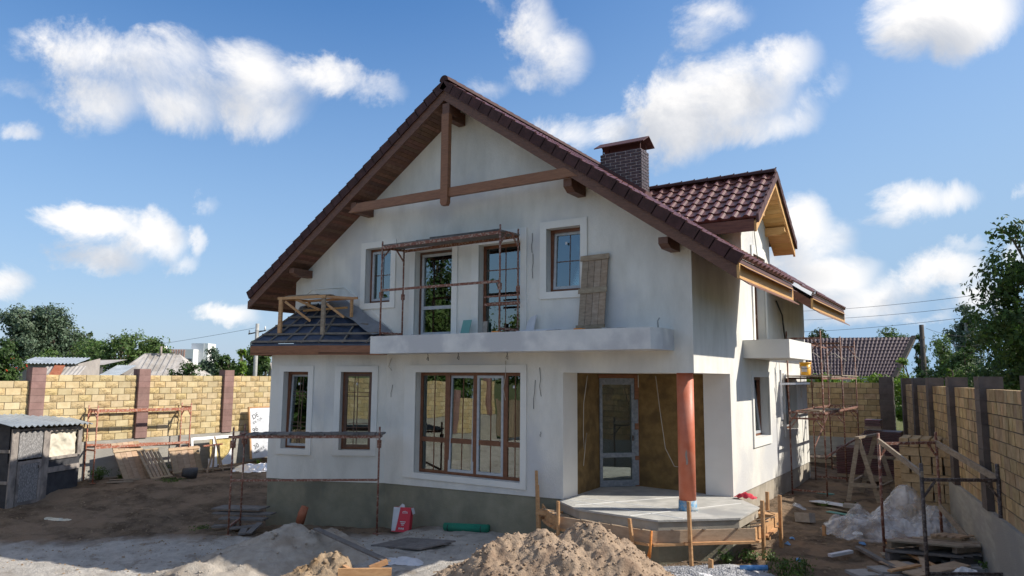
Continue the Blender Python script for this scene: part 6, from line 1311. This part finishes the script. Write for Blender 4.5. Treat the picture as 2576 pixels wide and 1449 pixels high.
s_, f_ = bld('outbuilding', 'small gabled outbuilding behind the fence at the bay corner', 'outbuilding', 672, 40, YAW+R(25)); P_ = local(s_); z1 = at(672, 913, 40).z-.2
m = MB(); m.quad(P_(0, -1, z1), P_(2.2, -1, z1-.1), P_(2.4, -1.9, z1-.9), P_(.1, -1.9, z1-.85)); m.quad(P_(0, -1, z1), P_(2.2, -1, z1-.1), P_(2.2, 0, z1-.9), P_(0, 0, z1-.9)); m.build('roof', M['asb'], s_); m = MB(); m.add([P_(.1, -1.8, 0), P_(.1, 0, 0), P_(.1, 0, z1-.9), P_(.1, -1, z1-.05), P_(.1, -1.8, z1-.9)], [(0, 1, 2, 3, 4)]); m.quad(P_(.1, -1.8, 0), P_(2.2, -1.8, 0), P_(2.2, -1.8, z1-.9), P_(.1, -1.8, z1-.9)); m.build('wall', M['rendergrey'], s_)
# far block with pink stripes
s_, f_ = bld('apartment_block', 'far white block with pink vertical stripes and two grey stair towers', 'building', 455, 260, YAW); P_ = local(s_); k_ = 260/FPX
def X_(px): return (px-455)*k_
def Z_(py): return at(455, py, 260).z-.2
m = MB(); Fl = Fr(P_(0, 0, 0), P_(1, 0, 0)-P_(0, 0, 0)); m.bx(Fl, X_(433), X_(507), 0, 8, 0, Z_(880)); m.bx(Fl, X_(405), X_(436), 6, 12, 0, Z_(872)); m.build('wall', M['white'], s_)
m = MB(); m.bx(Fl, X_(386), X_(412), 3, 11, 0, Z_(870)); m.bx(Fl, X_(489), X_(520), -3, 4, 0, Z_(864)); m.build('stair_tower', M['whitegrey'], s_); m = MB(); m.bx(Fl, X_(520), X_(530), -2.9, 3.9, 0, Z_(864)); m.build('tower_side', M['white'], s_)
m = MB()
for q in range(8): m.bx(Fl, X_(438+q*6.4), X_(441.5+q*6.4), 8.02, 8.15, Z_(905), Z_(881))
m.build('stripe', M['pink'], s_); m = MB()
for q in range(7): m.bx(Fl, X_(474+q*4.5), X_(477+q*4.5), 8.03, 8.2, Z_(915), Z_(903))
m.build('window', M['darkglass'], s_)
# neighbour with metal tile roof on the right
nb = thing('neighbour_house', 'neighbour house with large purple brown tiled roof beyond the far fence', 'house', (at(2150, 950, 48).x, at(2150, 950, 48).y, .2)); 
a = at(1990, 851, 51); b = at(2299, 848, 50.0); c_ = at(2249, 952, 47.6); U = (b-a).normalized()
dn = (c_-b); dn = dn-U*dn.dot(U); Lv = dn.length; m = MB(); nu = int((b-a).length/.26); nv = 12
Nn = U.cross(dn.normalized()); Nn = -Nn if Nn.z < 0 else Nn; seg = 6
skew = (c_-b).dot(U)
def nf(i, j, dv):
    t = (i % seg)/seg; s = (j+dv)/nv; return a+U*(((b-a).length+skew*s)*i/(nu*seg))+dn*s+Nn*(.04*math.cos(2*math.pi*t)+.05*dv)+dn.normalized()*(.05*math.cos(2*math.pi*t)*dv)
vs = []; rws = 0
for j in range(nv):
    for dv in (0, 1):
        for i in range(nu*seg+1): vs.append(nf(i, j, dv))
        rws += 1
n_ = nu*seg+1; m.add(vs, [(r_*n_+i, r_*n_+i+1, (r_+1)*n_+i+1, (r_+1)*n_+i) for r_ in range(rws-1) for i in range(n_-1)])
back = Vector((dn.x, dn.y, 0)).normalized()*-4.2; m.quad(a, b, b+back+Vector((0, 0, dn.z)), a+back+Vector((0, 0, dn.z))); m.build('roof', M['roofneigh'], nb)
m = MB(); m.add([b+Vector((0, 0, -.1))-U*.4, c_-U*.4, c_-U*.4-Vector((0, 0, 3.2)), b+back-U*.4+Vector((0, 0, dn.z-3.2)), b+back-U*.4+Vector((0, 0, dn.z))], [(0, 1, 2, 3, 4)]); d_ = c_-U*9; m.quad(c_-U*.4, d_, d_-Vector((0, 0, 3.2)), c_-U*.4-Vector((0, 0, 3.2))); m.build('wall', M['rendergrey'], nb)
m = MB(); m.bar(b+Nn*.05, c_+Nn*.05, .3, .2); m.build('rake_board', M['pole'], nb)
# poles and wires
def pole(px, depth, ytop, r_, mm, lb, arm=False):
    f_ = at(px, 950, depth); tp = at(px, ytop, depth); t = thing('power_pole', lb, 'power pole', (f_.x, f_.y, .2)); m = MB(); m.tube([(f_.x, f_.y, .0), (f_.x, f_.y, tp.z)], [r_*1.15, r_*.85], 10); m.build('post', M[mm], t)
    if arm:
        m = MB(); p = Vector((f_.x, f_.y, tp.z-.55)); m.bar(p-RV*.55-Vector((0, 0, .12)), p+RV*.55+Vector((0, 0, .12)), .07, .07); m.build('cross_arm', M['pole'], t)
        for s in (-.5, .5): q = p+RV*s+Vector((0, 0, .12*s*2)); m = MB(); m.tube([q, q+Vector((0, 0, .14)), q+Vector((0, 0, .26))], [.03, .05, .035], 8); m.build('insulator', M['white'], t)
    return Vector((f_.x, f_.y, tp.z))
pole(641, 46, 813, .13, 'cpole', 'concrete power pole with cross arm beyond the left fence', True)
pole(2326, 38, 816, .13, 'pole', 'dark wooden power pole behind the right fence corner')
pole(2517, 40, 740, .17, 'cpole', 'pale concrete power pole in front of the dark trees')
m = MB(); q0 = at(2338, 835, 38)
for dy in (0, .25, .5): m.box(q0.x-.04, q0.x+.04, q0.y-.04, q0.y+.04, q0.z-dy, q0.z-dy+.12)
def wire(a, b, sag, lb, r_=.012, grp='overhead wires'):
    m = MB(); a = Vector(a); b = Vector(b); m.tube([a.lerp(b, t/14)-Vector((0, 0, sag*4*(t/14)*(1-t/14))) for t in range(15)], r_, 4); single('wire', m, M['wire'], lb, 'wire', a, grp)
wire(at(1980, 784, 60), at(2600, 722, 40), .25, 'highest overhead wire right of the house', .014); wire(at(1980, 806, 60), at(2600, 750, 40), .25, 'middle overhead wire right of the house', .014); wire(at(1980, 836, 60), at(2600, 775, 40), .25, 'lowest overhead wire right of the house', .014)
wire(at(2330, 826, 38), at(2516, 828, 40), .4, 'sagging wire between the wooden pole and concrete pole', .01); wire(at(2335, 850, 38), at(2516, 846, 40), .5, 'lower sagging wire between the wooden pole and concrete pole', .01)
wire(at(641, 825, 46), at(-60, 905, 70), .5, 'overhead wire running left from the concrete pole', .012); wire(at(641, 832, 46), at(760, 800, 40), .2, 'overhead wire running right from the concrete pole behind the house', .012)
